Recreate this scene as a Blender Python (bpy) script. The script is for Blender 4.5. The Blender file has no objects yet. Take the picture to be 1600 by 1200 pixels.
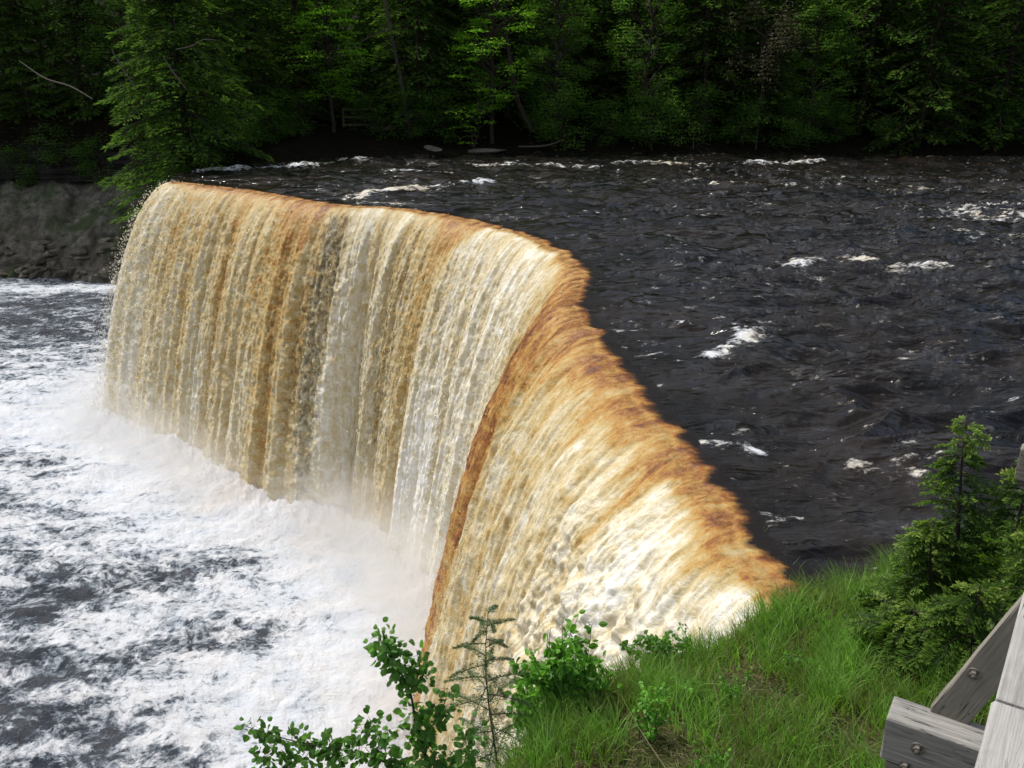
import bpy, math, random
import numpy as np
from mathutils import Vector
random.seed(7)
R = np.random.default_rng(11)
sc = bpy.context.scene
col = sc.collection
rad = math.radians

# ------------------------------------------------------------------ camera
CH, TH, FP = 6.0, rad(19.1), 1386.0
cam = bpy.data.objects.new('camera', bpy.data.cameras.new('camera'))
col.objects.link(cam)
cam.location = (0, 0, CH)
cam.rotation_euler = (rad(90) - TH, 0, 0)
cam.data.sensor_width = 36
cam.data.lens = FP / 1600 * 36
cam.data.clip_end = 2000
cam.data.clip_start = 0.05
sc.camera = cam

def ray(px, py):
    x = (px - 800) / FP; y = -(py - 600) / FP
    return x, math.cos(TH) + y * math.sin(TH), -math.sin(TH) + y * math.cos(TH)
def P(px, py, z):                       # a photo point on the level z
    dx, dy, dz = ray(px, py); t = (z - CH) / dz
    return (dx * t, dy * t, z)
def PY(px, py, Y):                      # a photo point at distance Y
    dx, dy, dz = ray(px, py); t = Y / dy
    return (dx * t, Y, CH + dz * t)

# ------------------------------------------------------------------ noise
_perm = np.random.default_rng(5).permutation(256)
_perm = np.concatenate([_perm, _perm, _perm])
_g = np.random.default_rng(6).normal(size=(256, 3)); _g /= np.linalg.norm(_g, axis=1)[:, None]
def perlin(x, y, z=0.0):
    x = np.asarray(x, float); y = np.asarray(y, float); z = np.asarray(z, float) + 0 * x
    xi = np.floor(x).astype(int); yi = np.floor(y).astype(int); zi = np.floor(z).astype(int)
    xf, yf, zf = x - xi, y - yi, z - zi
    u = xf**3 * (xf * (xf * 6 - 15) + 10); v = yf**3 * (yf * (yf * 6 - 15) + 10); w = zf**3 * (zf * (zf * 6 - 15) + 10)
    out = 0
    for a in (0, 1):
        for b in (0, 1):
            for c in (0, 1):
                h = _perm[(_perm[(_perm[(xi + a) & 255] + yi + b) & 255] + zi + c) & 255]
                gr = _g[h]
                d = gr[..., 0] * (xf - a) + gr[..., 1] * (yf - b) + gr[..., 2] * (zf - c)
                out = out + d * (u if a else 1 - u) * (v if b else 1 - v) * (w if c else 1 - w)
    return out * 1.5
def fbm(x, y, z=0.0, o=4, gain=.5, lac=2.03):
    s = 0; a = 1.0; n = 0
    for i in range(o):
        s = s + a * perlin(x + 17.3 * i, y + 9.1 * i, z + 3.7 * i); n += a
        a *= gain; x = x * lac; y = y * lac; z = z * lac
    return s / n
def sst(a, b, x):
    t = np.clip((x - a) / (b - a), 0, 1); return t * t * (3 - 2 * t)

# ------------------------------------------------------------------ polylines
def dist_poly(x, y, pts, closed=False):
    pts = np.asarray(pts, float); d2 = np.full(np.shape(x), 1e18)
    n = len(pts) if closed else len(pts) - 1
    for i in range(n):
        ax, ay = pts[i][:2]; bx, by = pts[(i + 1) % len(pts)][:2]
        ux, uy = bx - ax, by - ay; L = ux * ux + uy * uy + 1e-12
        t = np.clip(((x - ax) * ux + (y - ay) * uy) / L, 0, 1)
        d2 = np.minimum(d2, (x - ax - t * ux)**2 + (y - ay - t * uy)**2)
    return np.sqrt(d2)
def inside(x, y, pts):
    pts = np.asarray(pts, float); r = np.zeros(np.shape(x), bool); n = len(pts)
    for i in range(n):
        ax, ay = pts[i][:2]; bx, by = pts[(i + 1) % n][:2]
        if ay == by: continue
        c = ((ay > y) != (by > y)) & (x < (bx - ax) * (y - ay) / (by - ay) + ax)
        r ^= c
    return r
def sdf(x, y, pts):                     # positive inside
    d = dist_poly(x, y, pts, True); return np.where(inside(x, y, pts), d, -d)

# ------------------------------------------------------------------ mesh helpers
def mk(name, V, F, mat=None, parent=None, smooth=False, attrs=None, mats=None, midx=None):
    """V (n,3) array; F (m,k) array (k = 3 or 4) or list of lists"""
    me = bpy.data.meshes.new(name)
    V = np.asarray(V, np.float32)
    if isinstance(F, np.ndarray):
        k = F.shape[1]; m = len(F)
        me.vertices.add(len(V)); me.vertices.foreach_set('co', V.ravel())
        me.loops.add(m * k); me.loops.foreach_set('vertex_index', F.astype(np.int32).ravel())
        me.polygons.add(m); me.polygons.foreach_set('loop_start', (np.arange(m) * k).astype(np.int32))
        me.polygons.foreach_set('loop_total', np.full(m, k, np.int32))
    else:
        me.from_pydata([tuple(map(float, v)) for v in V], [], F)
    me.update(calc_edges=True)
    me.polygons.foreach_set('use_smooth', np.full(len(me.polygons), smooth))
    for an, av in (attrs or {}).items():
        if an == 'uv':
            l = me.uv_layers.new(name='uv')
            idx = np.zeros(len(me.loops), np.int32); me.loops.foreach_get('vertex_index', idx)
            l.data.foreach_set('uv', np.asarray(av, np.float32)[idx].ravel())
        else:
            a = me.attributes.new(an, 'FLOAT', 'POINT'); a.data.foreach_set('value', np.asarray(av, np.float32).ravel())
    if mat: me.materials.append(mat)
    for m_ in (mats or []): me.materials.append(m_)
    if midx is not None: me.polygons.foreach_set('material_index', np.asarray(midx, np.int32))
    me.update()
    o = bpy.data.objects.new(name, me); col.objects.link(o)
    if parent is not None: o.parent = parent
    return o
def grid_faces(nu, nv, keep=None):
    i = np.arange(nu * nv).reshape(nu, nv)
    F = np.stack([i[:-1, :-1], i[1:, :-1], i[1:, 1:], i[:-1, 1:]], -1).reshape(-1, 4)
    if keep is not None:
        F = F[keep.ravel()[F].all(1)]
    return F
def compact(V, F, attrs):
    used = np.zeros(len(V), bool); used[F.ravel()] = True
    m = np.cumsum(used) - 1
    return V[used], m[F], {k: np.asarray(v)[used] for k, v in attrs.items()}
def tag(o, label=None, cat=None, group=None, kind=None):
    if label: o['label'] = label
    if cat: o['category'] = cat
    if group: o['group'] = group
    if kind: o['kind'] = kind
    return o
def empty(name, loc, rz=0):
    o = bpy.data.objects.new(name, None); col.objects.link(o); o.location = loc; o.rotation_euler.z = rz
    o.empty_display_size = .2
    return o
def tube(paths, seg=7):
    """paths: list of (points, radii) -> V,F"""
    Vs, Fs, n0 = [], [], 0
    for pts, rr in paths:
        pts = np.asarray(pts, float); n = len(pts)
        tg = np.gradient(pts, axis=0); tg /= np.linalg.norm(tg, axis=1)[:, None] + 1e-9
        ref = np.array([0, 0, 1.0]) if abs(tg[:, 2]).mean() < .8 else np.array([1.0, 0, 0])
        a = np.cross(tg, ref); a /= np.linalg.norm(a, axis=1)[:, None] + 1e-9
        b = np.cross(tg, a)
        th = np.arange(seg) / seg * 2 * math.pi
        r = np.asarray(rr, float)[:, None, None] * np.ones((n, 1, 1))
        ring = pts[:, None, :] + r * (a[:, None, :] * np.cos(th)[None, :, None] + b[:, None, :] * np.sin(th)[None, :, None])
        Vs.append(ring.reshape(-1, 3))
        i = np.arange(n * seg).reshape(n, seg) + n0
        j = np.roll(i, -1, 1)
        Fs.append(np.stack([i[:-1], j[:-1], j[1:], i[1:]], -1).reshape(-1, 4))
        n0 += n * seg
    return np.concatenate(Vs), np.concatenate(Fs)
def cards(C, A, B, tint, shape='rhomb', fold=0.0):
    """leaf cards: centre-base C, long axis A (full length), half width axis B"""
    N = np.cross(A, B); N /= np.linalg.norm(N, axis=1)[:, None] + 1e-9
    L = np.linalg.norm(A, axis=1)[:, None]
    if shape == 'rhomb':
        V = np.stack([C, C + .45 * A + B, C + A, C + .45 * A - B], 1)
        F = np.arange(len(C) * 4).reshape(-1, 4)
        return V.reshape(-1, 3), F, np.repeat(tint, 4)
    # round leaf: 8 verts fan as 3 quads
    V = np.stack([C, C + .2 * A + .8 * B + fold * N * L, C + .5 * A + B + fold * N * L, C + .8 * A + .6 * B + fold * .5 * N * L, C + A - .08 * L * N,
                  C + .8 * A - .6 * B + fold * .5 * N * L, C + .5 * A - B + fold * N * L, C + .2 * A - .8 * B + fold * N * L], 1)
    b = (np.arange(len(C)) * 8)[:, None]
    F = np.concatenate([b + np.array([[0, 1, 2, 3]]), b + np.array([[0, 3, 4, 5]]), b + np.array([[0, 5, 6, 7]])])
    return V.reshape(-1, 3), F, np.repeat(tint, 8)
def unit(v): return v / (np.linalg.norm(v, axis=-1, keepdims=True) + 1e-9)
def randdir(n): return unit(R.normal(size=(n, 3)))

# ------------------------------------------------------------------ node helpers
class NT:
    def __init__(s, name, disp=False):
        s.m = bpy.data.materials.new(name); s.m.use_nodes = True; s.t = s.m.node_tree; s.t.nodes.clear()
        s.out = s.n('ShaderNodeOutputMaterial')
    def n(s, ty, ins=None, **kw):
        nd = s.t.nodes.new(ty)
        for k, v in kw.items(): setattr(nd, k, v)
        for k, v in (ins or {}).items(): s.set(nd, k, v)
        return nd
    def set(s, nd, k, v):
        i = nd.inputs[k]
        if isinstance(v, bpy.types.Node): v = v.outputs[0]
        if isinstance(v, bpy.types.NodeSocket): s.t.links.new(v, i)
        else:
            if i.type == 'RGBA' and len(v) == 3: v = (*v, 1)
            i.default_value = v
    def math(s, op, a, b=0.0, c=None, clamp=False):
        nd = s.n('ShaderNodeMath', {0: a, 1: b}, operation=op, use_clamp=clamp)
        if c is not None: s.set(nd, 2, c)
        return nd
    def vmath(s, op, a, b=(0, 0, 0)):
        return s.n('ShaderNodeVectorMath', {0: a, 1: b}, operation=op)
    def noise(s, vec, scale, detail=3, rough=.55, dist=0.0, d4=None):
        return s.n('ShaderNodeTexNoise', {'Vector': vec, 'Scale': scale, 'Detail': detail, 'Roughness': rough, 'Distortion': dist})
    def ramp(s, fac, stops, interp='LINEAR'):
        nd = s.n('ShaderNodeValToRGB', {0: fac}); cr = nd.color_ramp; cr.interpolation = interp
        while len(cr.elements) < len(stops): cr.elements.new(.5)
        for e, (p, c) in zip(cr.elements, stops):
            e.position = p; e.color = (*c, 1) if len(c) == 3 else c
        return nd
    def mr(s, v, a, b, c=0.0, d=1.0, smooth=False):
        nd = s.n('ShaderNodeMapRange', {'Value': v, 'From Min': a, 'From Max': b, 'To Min': c, 'To Max': d})
        if smooth: nd.interpolation_type = 'SMOOTHSTEP'
        return nd
    def mix(s, f, a, b):
        nd = s.n('ShaderNodeMix', data_type='RGBA'); s.set(nd, 0, f); s.set(nd, 6, a); s.set(nd, 7, b)
        return nd.outputs[2]
    def attr(s, name):
        return s.n('ShaderNodeAttribute', attribute_name=name).outputs['Fac']
    def pos(s, scale=None, obj=False):
        p = s.n('ShaderNodeTexCoord').outputs['Object'] if obj else s.n('ShaderNodeNewGeometry').outputs['Position']
        return s.vmath('MULTIPLY', p, scale).outputs[0] if scale else p
    def bump(s, h, st=.5, dist=.05, normal=None):
        nd = s.n('ShaderNodeBump', {'Height': h, 'Strength': st, 'Distance': dist})
        if normal is not None: s.set(nd, 'Normal', normal)
        return nd
    def bsdf(s, color, rough=.7, **kw):
        nd = s.n('ShaderNodeBsdfPrincipled', {'Base Color': color, 'Roughness': rough})
        for k, v in kw.items(): s.set(nd, k.replace('_', ' '), v)
        return nd
    def done(s, sh, vol=False):
        s.t.links.new(sh.outputs[0], s.out.inputs['Volume' if vol else 'Surface']); return s.m

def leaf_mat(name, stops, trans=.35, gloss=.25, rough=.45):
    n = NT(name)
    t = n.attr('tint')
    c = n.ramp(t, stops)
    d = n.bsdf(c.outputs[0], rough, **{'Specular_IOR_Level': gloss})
    tr = n.n('ShaderNodeBsdfTranslucent', {0: n.vmath('MULTIPLY', c.outputs[0], (1.3, 1.5, .6)).outputs[0]})
    m = n.n('ShaderNodeMixShader', {0: trans, 1: d, 2: tr})
    return n.done(m)
def bark_mat(name, a, b, scale=6):
    n = NT(name)
    p = n.pos((1, 1, .25), obj=True)
    f = n.noise(p, scale, 5, .65)
    c = n.ramp(f.outputs[0], [(.3, a), (.7, b)])
    return n.done(n.bsdf(c.outputs[0], .9, Specular_IOR_Level=.1, Normal=n.bump(f.outputs[0], .6, .05)))

# ------------------------------------------------------------------ lip curve
LP = [(275, 285), (400, 300), (520, 320), (650, 330), (800, 360), (880, 395), (920, 430), (910, 480), (960, 560),
      (1020, 640), (1090, 720), (1130, 770), (1190, 850), (1225, 900)]
lipc = np.array([P(a, b, 0)[:2] for a, b in LP] + [(3.62, 9.2)])
def catmull(c, k):
    k = np.clip(k, 0, len(c) - 1 - 1e-6); i = k.astype(int); f = (k - i)[:, None]
    g = lambda j: c[np.clip(j, 0, len(c) - 1)]
    p0, p1, p2, p3 = g(i - 1), g(i), g(i + 1), g(i + 2)
    return .5 * (2 * p1 + (p2 - p0) * f + (2 * p0 - 5 * p1 + 4 * p2 - p3) * f**2 + (3 * p1 - p0 - 3 * p2 + p3) * f**3)
ks = np.linspace(0, len(lipc) - 1, 4000)
cs = catmull(lipc, ks)
arc = np.concatenate([[0], np.cumsum(np.linalg.norm(np.diff(cs, axis=0), axis=1))])
LEN = arc[-1]
# smoothed copy for the throw direction
s_u = np.linspace(0, LEN, 2000); su = np.stack([np.interp(s_u, arc, cs[:, i]) for i in (0, 1)], 1)
ker = np.hanning(161); ker /= ker.sum()
pad = lambda a: np.concatenate([2 * a[0] - a[80:0:-1], a, 2 * a[-1] - a[-2:-82:-1]])
sm = np.stack([np.convolve(pad(su[:, i]), ker, 'valid') for i in (0, 1)], 1)
tg = unit(np.gradient(sm, axis=0)); nrm = np.stack([tg[:, 1], -tg[:, 0]], 1)  # to the outside (left, towards the pool)
# tangent (0.75,-0.65) -> outward (-0.65,-0.75)
HF = 14.5
def lip_at(u):
    return np.stack([np.interp(u, s_u, su[:, i]) for i in (0, 1)], -1)
def nrm_at(u):
    return unit(np.stack([np.interp(u, s_u, nrm[:, i]) for i in (0, 1)], -1) + np.array([-.9, .45]) * np.exp(-np.asarray(u)[..., None] / 3.5))
def k_at(u): return np.interp(u, arc, ks)
lip_poly = lip_at(np.linspace(0, LEN, 90))
lip_jit = lambda u: .46 * fbm(u * .75, 3.0 + 0 * u, 0, 5, .6)

BANK_FAR = [(-20.6, 55.2), (-21.2, 58), (-19.5, 62), (-15, 67), (-9, 70.5), (0, 72), (12, 72.6), (25, 72.6), (40, 71.5), (60, 73), (100, 78)]
BANK_NEAR = [(3.62, 9.45), (5.1, 9.9), (7, 10.4), (12, 12), (25, 14), (60, 18), (100, 20)]
RIVER = [tuple(p) for p in lip_poly] + BANK_NEAR[1:] + BANK_FAR[::-1]
GORGE = [tuple(p) for p in lip_poly] + [(2.7, 8.75), (1.5, 8.1), (.75, 7.6), (.2, 7.0), (-.1, 6.2), (-.6, 4), (-1.6, 1), (-4, -6), (-8, -25), (-160, -25),
         (-160, 74), (-110, 79), (-84, 90), (-58, 94), (-44, 92), (-33, 84), (-26, 67), (-21.4, 56)]

# ------------------------------------------------------------------ materials: water
def stroke_val(x, y, strokes, z, kw=1.0, ks_=1.0):
    f = np.zeros(np.shape(x))
    for (pts, w, s) in strokes:
        w *= kw; s *= ks_
        q = [P(a, b, z)[:2] for a, b in pts]
        d = dist_poly(x, y, q)
        f = np.maximum(f, s * np.exp(-(d / w)**2)) if s > 0 else np.minimum(f, s * np.exp(-(d / w)**2))
    return f

def river_material():
    n = NT('peaty_river_water')
    p = n.pos()
    warp = n.noise(p, .9, 2)
    pw = n.vmath('ADD', p, n.vmath('SCALE', warp.outputs[1]).outputs[0])
    pw.inputs[1].links[0].from_node.inputs['Scale'].default_value = .8
    f1 = n.noise(n.vmath('MULTIPLY', pw.outputs[0], (.7, 1.4, 1)).outputs[0], 2.6, 8, .72)
    f2 = n.noise(n.vmath('MULTIPLY', pw.outputs[0], (.55, 1.1, 1)).outputs[0], 3.6, 5, .72)
    a = n.attr('foam')
    v = n.math('ADD', n.math('MULTIPLY', n.math('SUBTRACT', f1.outputs[0], .5), 4.2), n.math('MULTIPLY', a, .9))
    m1 = n.mr(v, .5, 1.1, smooth=True)
    sp = n.attr('speck')
    v2 = n.math('ADD', f2.outputs[0], n.math('MULTIPLY', sp, .3))
    m2 = n.mr(v2, .79, .92, 0, .6, smooth=True)
    m = n.math('MAXIMUM', m1, m2)
    tan = n.noise(p, .35, 3)
    fc = n.mix(n.mr(tan.outputs[0], .42, .62), (.62, .64, .66), (.60, .54, .42))
    dk = n.mix(n.mr(n.noise(p, .25, 3).outputs[0], .35, .7), (.005, .005, .005), (.017, .012, .009))
    cc = n.mix(m, dk, fc)
    rough = n.mr(m, 0, 1, .07, .7)
    b1 = n.noise(n.vmath('MULTIPLY', pw.outputs[0], (.6, 1.5, 1)).outputs[0], 2.4, 5, .58)
    b2 = n.noise(n.vmath('MULTIPLY', p, (.9, 1.7, 1)).outputs[0], 9, 4, .65)
    pat = n.mr(n.noise(n.vmath('MULTIPLY', p, (.5, 1.3, 1)).outputs[0], .55, 4, .6).outputs[0], .38, .62, .12, 1.0, smooth=True)
    h = n.math('MULTIPLY', n.math('ADD', b1.outputs[0], n.math('MULTIPLY', b2.outputs[0], .15)), pat)
    return n.done(n.bsdf(cc, rough, IOR=1.33, Normal=n.bump(h, 1, .15)))
def pool_material():
    n = NT('foaming_pool_water')
    p = n.pos()
    warp = n.noise(p, .35, 3)
    w = n.vmath('SCALE', warp.outputs[1]); w.inputs['Scale'].default_value = 1.5
    pw = n.vmath('ADD', p, w).outputs[0]
    f1 = n.noise(n.vmath('MULTIPLY', pw, (.75, 1.25, 1)).outputs[0], .85, 9, .66)
    f2 = n.noise(pw, 3.2, 8, .74, .1)
    a = n.attr('foam')
    v = n.math('ADD', n.math('MULTIPLY', n.math('SUBTRACT', f1.outputs[0], .5), 2.6), a)
    v = n.math('ADD', v, n.math('MULTIPLY', n.math('SUBTRACT', f2.outputs[0], .5), 1.9))
    lc = n.noise(pw, 1.5, 8, .7, .15)
    lace = n.math('SUBTRACT', 1.0, n.math('MULTIPLY', n.math('ABSOLUTE', n.math('SUBTRACT', lc.outputs[0], .5)), 9.0), clamp=True)
    v = n.math('ADD', v, n.math('MULTIPLY', lace, .4))
    m = n.mr(v, .18, 1.0, smooth=True)
    amb = n.attr('amber')
    fc = n.mix(n.mr(f1.outputs[0], .35, .65), (.66, .72, .80), (.80, .81, .83))
    fc = n.mix(amb, fc, (.72, .56, .42))
    dk = n.mix(n.mr(n.noise(p, .6, 3).outputs[0], .35, .7), (.030, .036, .048), (.085, .090, .102))
    mid_ = n.mix(n.mr(m, 0, .5), dk, (.20, .25, .31))
    cc = n.mix(n.mr(m, .28, 1.0), mid_, fc)
    b1 = n.noise(pw, 1.6, 9, .74)
    return n.done(n.bsdf(cc, n.mr(m, 0, 1, .2, .85), IOR=1.33, Normal=n.bump(n.math('ADD', b1.outputs[0], n.math('MULTIPLY', m, .25)), .9, .35)))
def fall_material():
    n = NT('falling_tannin_water')
    uv = n.n('ShaderNodeUVMap', uv_map='uv').outputs[0]
    st = n.noise(n.vmath('MULTIPLY', uv, (1.1, .12, 1)).outputs[0], 1, 5, .62)           # long strands
    st2 = n.noise(n.vmath('MULTIPLY', uv, (3.2, .8, 1)).outputs[0], 1, 5, .65)
    cur = n.noise(n.vmath('MULTIPLY', uv, (2.6, 2.0, 1)).outputs[0], 1, 8, .73, .3)      # curdled clots
    fine = n.noise(n.vmath('MULTIPLY', uv, (9, 7.5, 1)).outputs[0], 1, 4, .7, .5)
    micro = n.noise(n.vmath('MULTIPLY', uv, (24, 21, 1)).outputs[0], 1, 4, .7)
    foam = n.attr('foam')
    v = n.math('ADD', foam, n.math('MULTIPLY', n.math('SUBTRACT', st.outputs[0], .5), .45))
    v = n.math('ADD', v, n.math('MULTIPLY', n.math('SUBTRACT', st2.outputs[0], .5), .16))
    v = n.math('ADD', v, n.math('MULTIPLY', n.math('SUBTRACT', cur.outputs[0], .5), 1.15))
    v = n.math('ADD', v, n.math('MULTIPLY', n.math('SUBTRACT', fine.outputs[0], .5), .5))
    v = n.math('ADD', v, n.math('MULTIPLY', n.math('SUBTRACT', micro.outputs[0], .5), .35))
    c = n.ramp(v, [(0, (.12, .045, .018)), (.15, (.29, .115, .028)), (.3, (.43, .235, .055)), (.46, (.49, .355, .145)), (.64, (.575, .48, .285)), (.84, (.73, .675, .53)), (1, (.84, .82, .76))])
    dkn = n.noise(n.vmath('MULTIPLY', uv, (5.2, 2.2, 1)).outputs[0], 1, 7, .74, .3)
    dkv = n.math('ADD', dkn.outputs[0], n.attr('gap'))
    dm = n.mr(dkv, .58, .80, 0, .8, smooth=True)
    cc = n.mix(dm, c.outputs[0], (.075, .06, .03))
    dp = n.attr('deep')
    cc = n.mix(dp, cc, (.014, .010, .008))
    h = n.math('ADD', n.math('MULTIPLY', cur.outputs[0], 1.0), n.math('MULTIPLY', fine.outputs[0], .5))
    h = n.math('ADD', h, n.math('MULTIPLY', st2.outputs[0], .6))
    h = n.math('ADD', h, n.math('MULTIPLY', micro.outputs[0], .25))
    h = n.math('SUBTRACT', h, n.math('MULTIPLY', dm, .3))
    rough = n.math('MULTIPLY', n.mr(foam, 0, .7, .2, .75), n.mr(dp, 0, 1, 1, .4))
    return n.done(n.bsdf(cc, rough, IOR=1.33, Normal=n.bump(h, .55, .09)))
M_river, M_pool, M_fall = river_material(), pool_material(), fall_material()

# ------------------------------------------------------------------ upper river
STR = [([(295, 271), (400, 268), (500, 262)], .9, 1.0), ([(520, 258), (580, 256)], .5, .6), ([(600, 273), (700, 274)], .6, .75),
       ([(560, 311), (610, 303), (680, 298), (760, 293)], .8, 1.05), ([(560, 318), (640, 322)], .5, .7), ([(735, 264), (820, 262), (930, 268)], .7, .8),
       ([(970, 261), (1060, 261), (1100, 263)], .8, .85), ([(1180, 262), (1280, 257)], .9, .95), ([(830, 290), (980, 284)], .4, .5),
       ([(1000, 290), (1090, 286)], .4, .6), ([(1110, 296), (1300, 295)], .5, .62), ([(1290, 285), (1600, 290)], .5, .45),
       ([(1480, 335), (1600, 328)], .9, .62), ([(1530, 345), (1620, 350)], 2.2, .72), ([(1500, 372), (1620, 380)], 1.0, .6), ([(1400, 300), (1600, 305)], .5, .45),
       ([(1235, 424), (1278, 420)], .5, .95), ([(1325, 416), (1360, 416)], .45, .9), ([(1390, 432), (1440, 424), (1480, 432)], .5, 1.0), ([(1540, 430), (1620, 430)], .5, .6),
       ([(1060, 512), (1120, 510), (1200, 512)], .35, .52), ([(1100, 566), (1140, 562), (1165, 546)], .32, .98), ([(1150, 542), (1205, 515)], .2, .6), ([(960, 515), (1005, 520)], .2, .5),
       ([(985, 612), (1030, 603)], .15, .6), ([(1055, 690), (1120, 696), (1200, 707)], .13, .95), ([(1320, 734), (1385, 741), (1440, 760)], .14, .8),
       ([(1180, 820), (1250, 814)], .1, .62), ([(960, 560), (1060, 560)], .3, .3), ([(850, 345), (960, 335)], .6, .35), ([(1380, 738), (1480, 728)], .1, .4)]
def polar_grid(r0, r1, nr, a0, a1, na):
    r = np.geomspace(r0, r1, nr); a = np.radians(np.linspace(a0, a1, na))
    rr, aa = np.meshgrid(r, a, indexing='ij')
    return rr * np.sin(aa), rr * np.cos(aa)
X, Y = polar_grid(7.5, 150, 560, -34, 62, 1500)
s = sdf(X, Y, RIVER)
dl = dist_poly(X, Y, lip_poly)
keep = (s > -.3)
inriv = inside(X, Y, RIVER)
foam = stroke_val(X + .4 * fbm(X * .6, Y * .6, 31, 3), Y + (.12 + .33 * sst(16, 32, Y)) * fbm(X * .6, Y * .6, 35, 3) * sst(9, 30, Y) * (1 - .5 * sst(35, 55, Y)), STR, 0, 1.0, .96)
wx = X + .8 * fbm(X * .2, Y * .2, 1, 2); wy = Y + 1.2 * fbm(X * .2, Y * .2, 4, 2)
big = fbm(wx * .28, wy * .45, 0, 3)
mid = 1 - 2 * abs(fbm(wx * .33, wy * .85, 2, 3, .45))
sml = fbm(wx * 1.6, wy * 3.4, 5, 3, .55)
calm = .25 + .75 * (1 - np.exp(-dl / 2.5))
Z = calm * (.36 * big + .40 * (mid - .5) + .07 * sml) + .18 * (1 - np.exp(-dl / 3)) - .04
foam = foam + .18 * sst(.35, .95, mid) * sst(-.05, .35, fbm(X * .1, Y * .16, 61, 3)) * sst(9, 22, Y)
Z += foam * calm * (.10 + .12 * sml)
Z = np.where(~inriv & (dl < .5), Z - .25 * dl / .3 - .06, Z)
speck = .42 * sst(12, 30, Y) * sst(-2, 14, X + .12 * Y - 4) + .7 * fbm(X * .12, Y * .25, 9, 3) + .25 * (mid - .5) + .5 * sml 
V = np.stack([X, Y, Z], -1).reshape(-1, 3)
F = grid_faces(*X.shape, keep=keep)
V, F, at = compact(V, F, {'foam': foam.ravel() + .25 * (fbm(X * .15, Y * .3, 3, 2) * (Y > 18)).ravel(), 'speck': speck.ravel()})
riv = mk('upper_river', V, F[:, ::-1], M_river, smooth=True, attrs=at)
tag(riv, 'dark brown choppy river above the falls streaked with foam', 'river', kind='structure')

# ------------------------------------------------------------------ lower pool
X, Y = polar_grid(11, 210, 520, -64, 14, 1250)
zb = -HF
base_u = np.linspace(0, LEN, 60)
def throw(u):
    k = k_at(u)
    return np.interp(k, [0, .5, 2, 4, 6, 7, 8, 10, 14], [6.1, 5.2, 5.3, 4.8, 4.7, 4.9, 5.0, 4.6, 4.2])
base_line = lip_at(base_u) + nrm_at(base_u) * throw(base_u)[:, None]
db = dist_poly(X, Y, base_line)
DARK = [([(0, 480), (170, 470)], 2.6, -.35), ([(0, 505), (120, 520)], 2.4, -.5), ([(0, 640), (90, 640)], 1.1, -.35), ([(0, 720), (80, 730)], 2.0, -.75), ([(0, 780), (200, 850)], 2.2, -.45),
        ([(70, 940), (220, 900), (380, 880)], 1.7, -.95), ([(380, 860), (520, 850)], 1.0, -.3), ([(20, 1020), (140, 1060)], .9, -.55), ([(230, 1020), (330, 1000), (420, 980)], 1.0, -.85), ([(300, 990), (470, 975)], .6, -.6),
        ([(0, 1110), (160, 1150)], 1.3, -.9), ([(0, 1195), (300, 1190)], 1.0, -.75), ([(120, 1100), (250, 1130)], .8, -.5), ([(0, 860), (140, 900)], 1.2, -.5), ([(200, 790), (330, 770)], .9, -.35)]
foam = .36 + .78 * np.exp(-db / 6.5) + .32 * np.exp(-(db / 14)**2)
foam = foam + stroke_val(X + 1.2 * fbm(X * .4, Y * .4, 41, 4), Y + 1.2 * fbm(X * .4, Y * .4, 45, 4), DARK, zb) * .66 + .22 * fbm(X * .12, Y * .2, 2, 3)
foam -= .10 * sst(60, 80, Y)
foam += .55 * np.exp(-((Y - 89 - .03 * (X + 45)) / 1.6)**2) * (X < -30)
amber = np.clip(.36 * np.exp(-(db / 3.6)**2) + .35 * fbm(X * .3, Y * .4, 7, 3) - .1, 0, .8) * sst(-30, -12, X)
boil = np.exp(-db / 5)
Z = zb + (.22 + .35 * boil) * fbm(X * .35, Y * .5, 1, 4, .6) + .17 * fbm(X * 1.3, Y * 1.7, 8, 4, .6) + .25 * np.exp(-db / 2.2) + np.exp(-(db / 1.5)**2) * (.5 + .8 * fbm(X * .9, Y * .9, 51, 5, .7)) + .06 * np.clip(foam, 0, 1)
g = sdf(X, Y, GORGE)
keep = g > -3
V = np.stack([X, Y, Z], -1).reshape(-1, 3); F = grid_faces(*X.shape, keep=keep)
V, F, at = compact(V, F, {'foam': foam.ravel(), 'amber': amber.ravel()})
pool = mk('plunge_pool', V, F[:, ::-1], M_pool, smooth=True, attrs=at)
tag(pool, 'dark pool below the falls covered with white foam', 'water', kind='structure')

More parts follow.
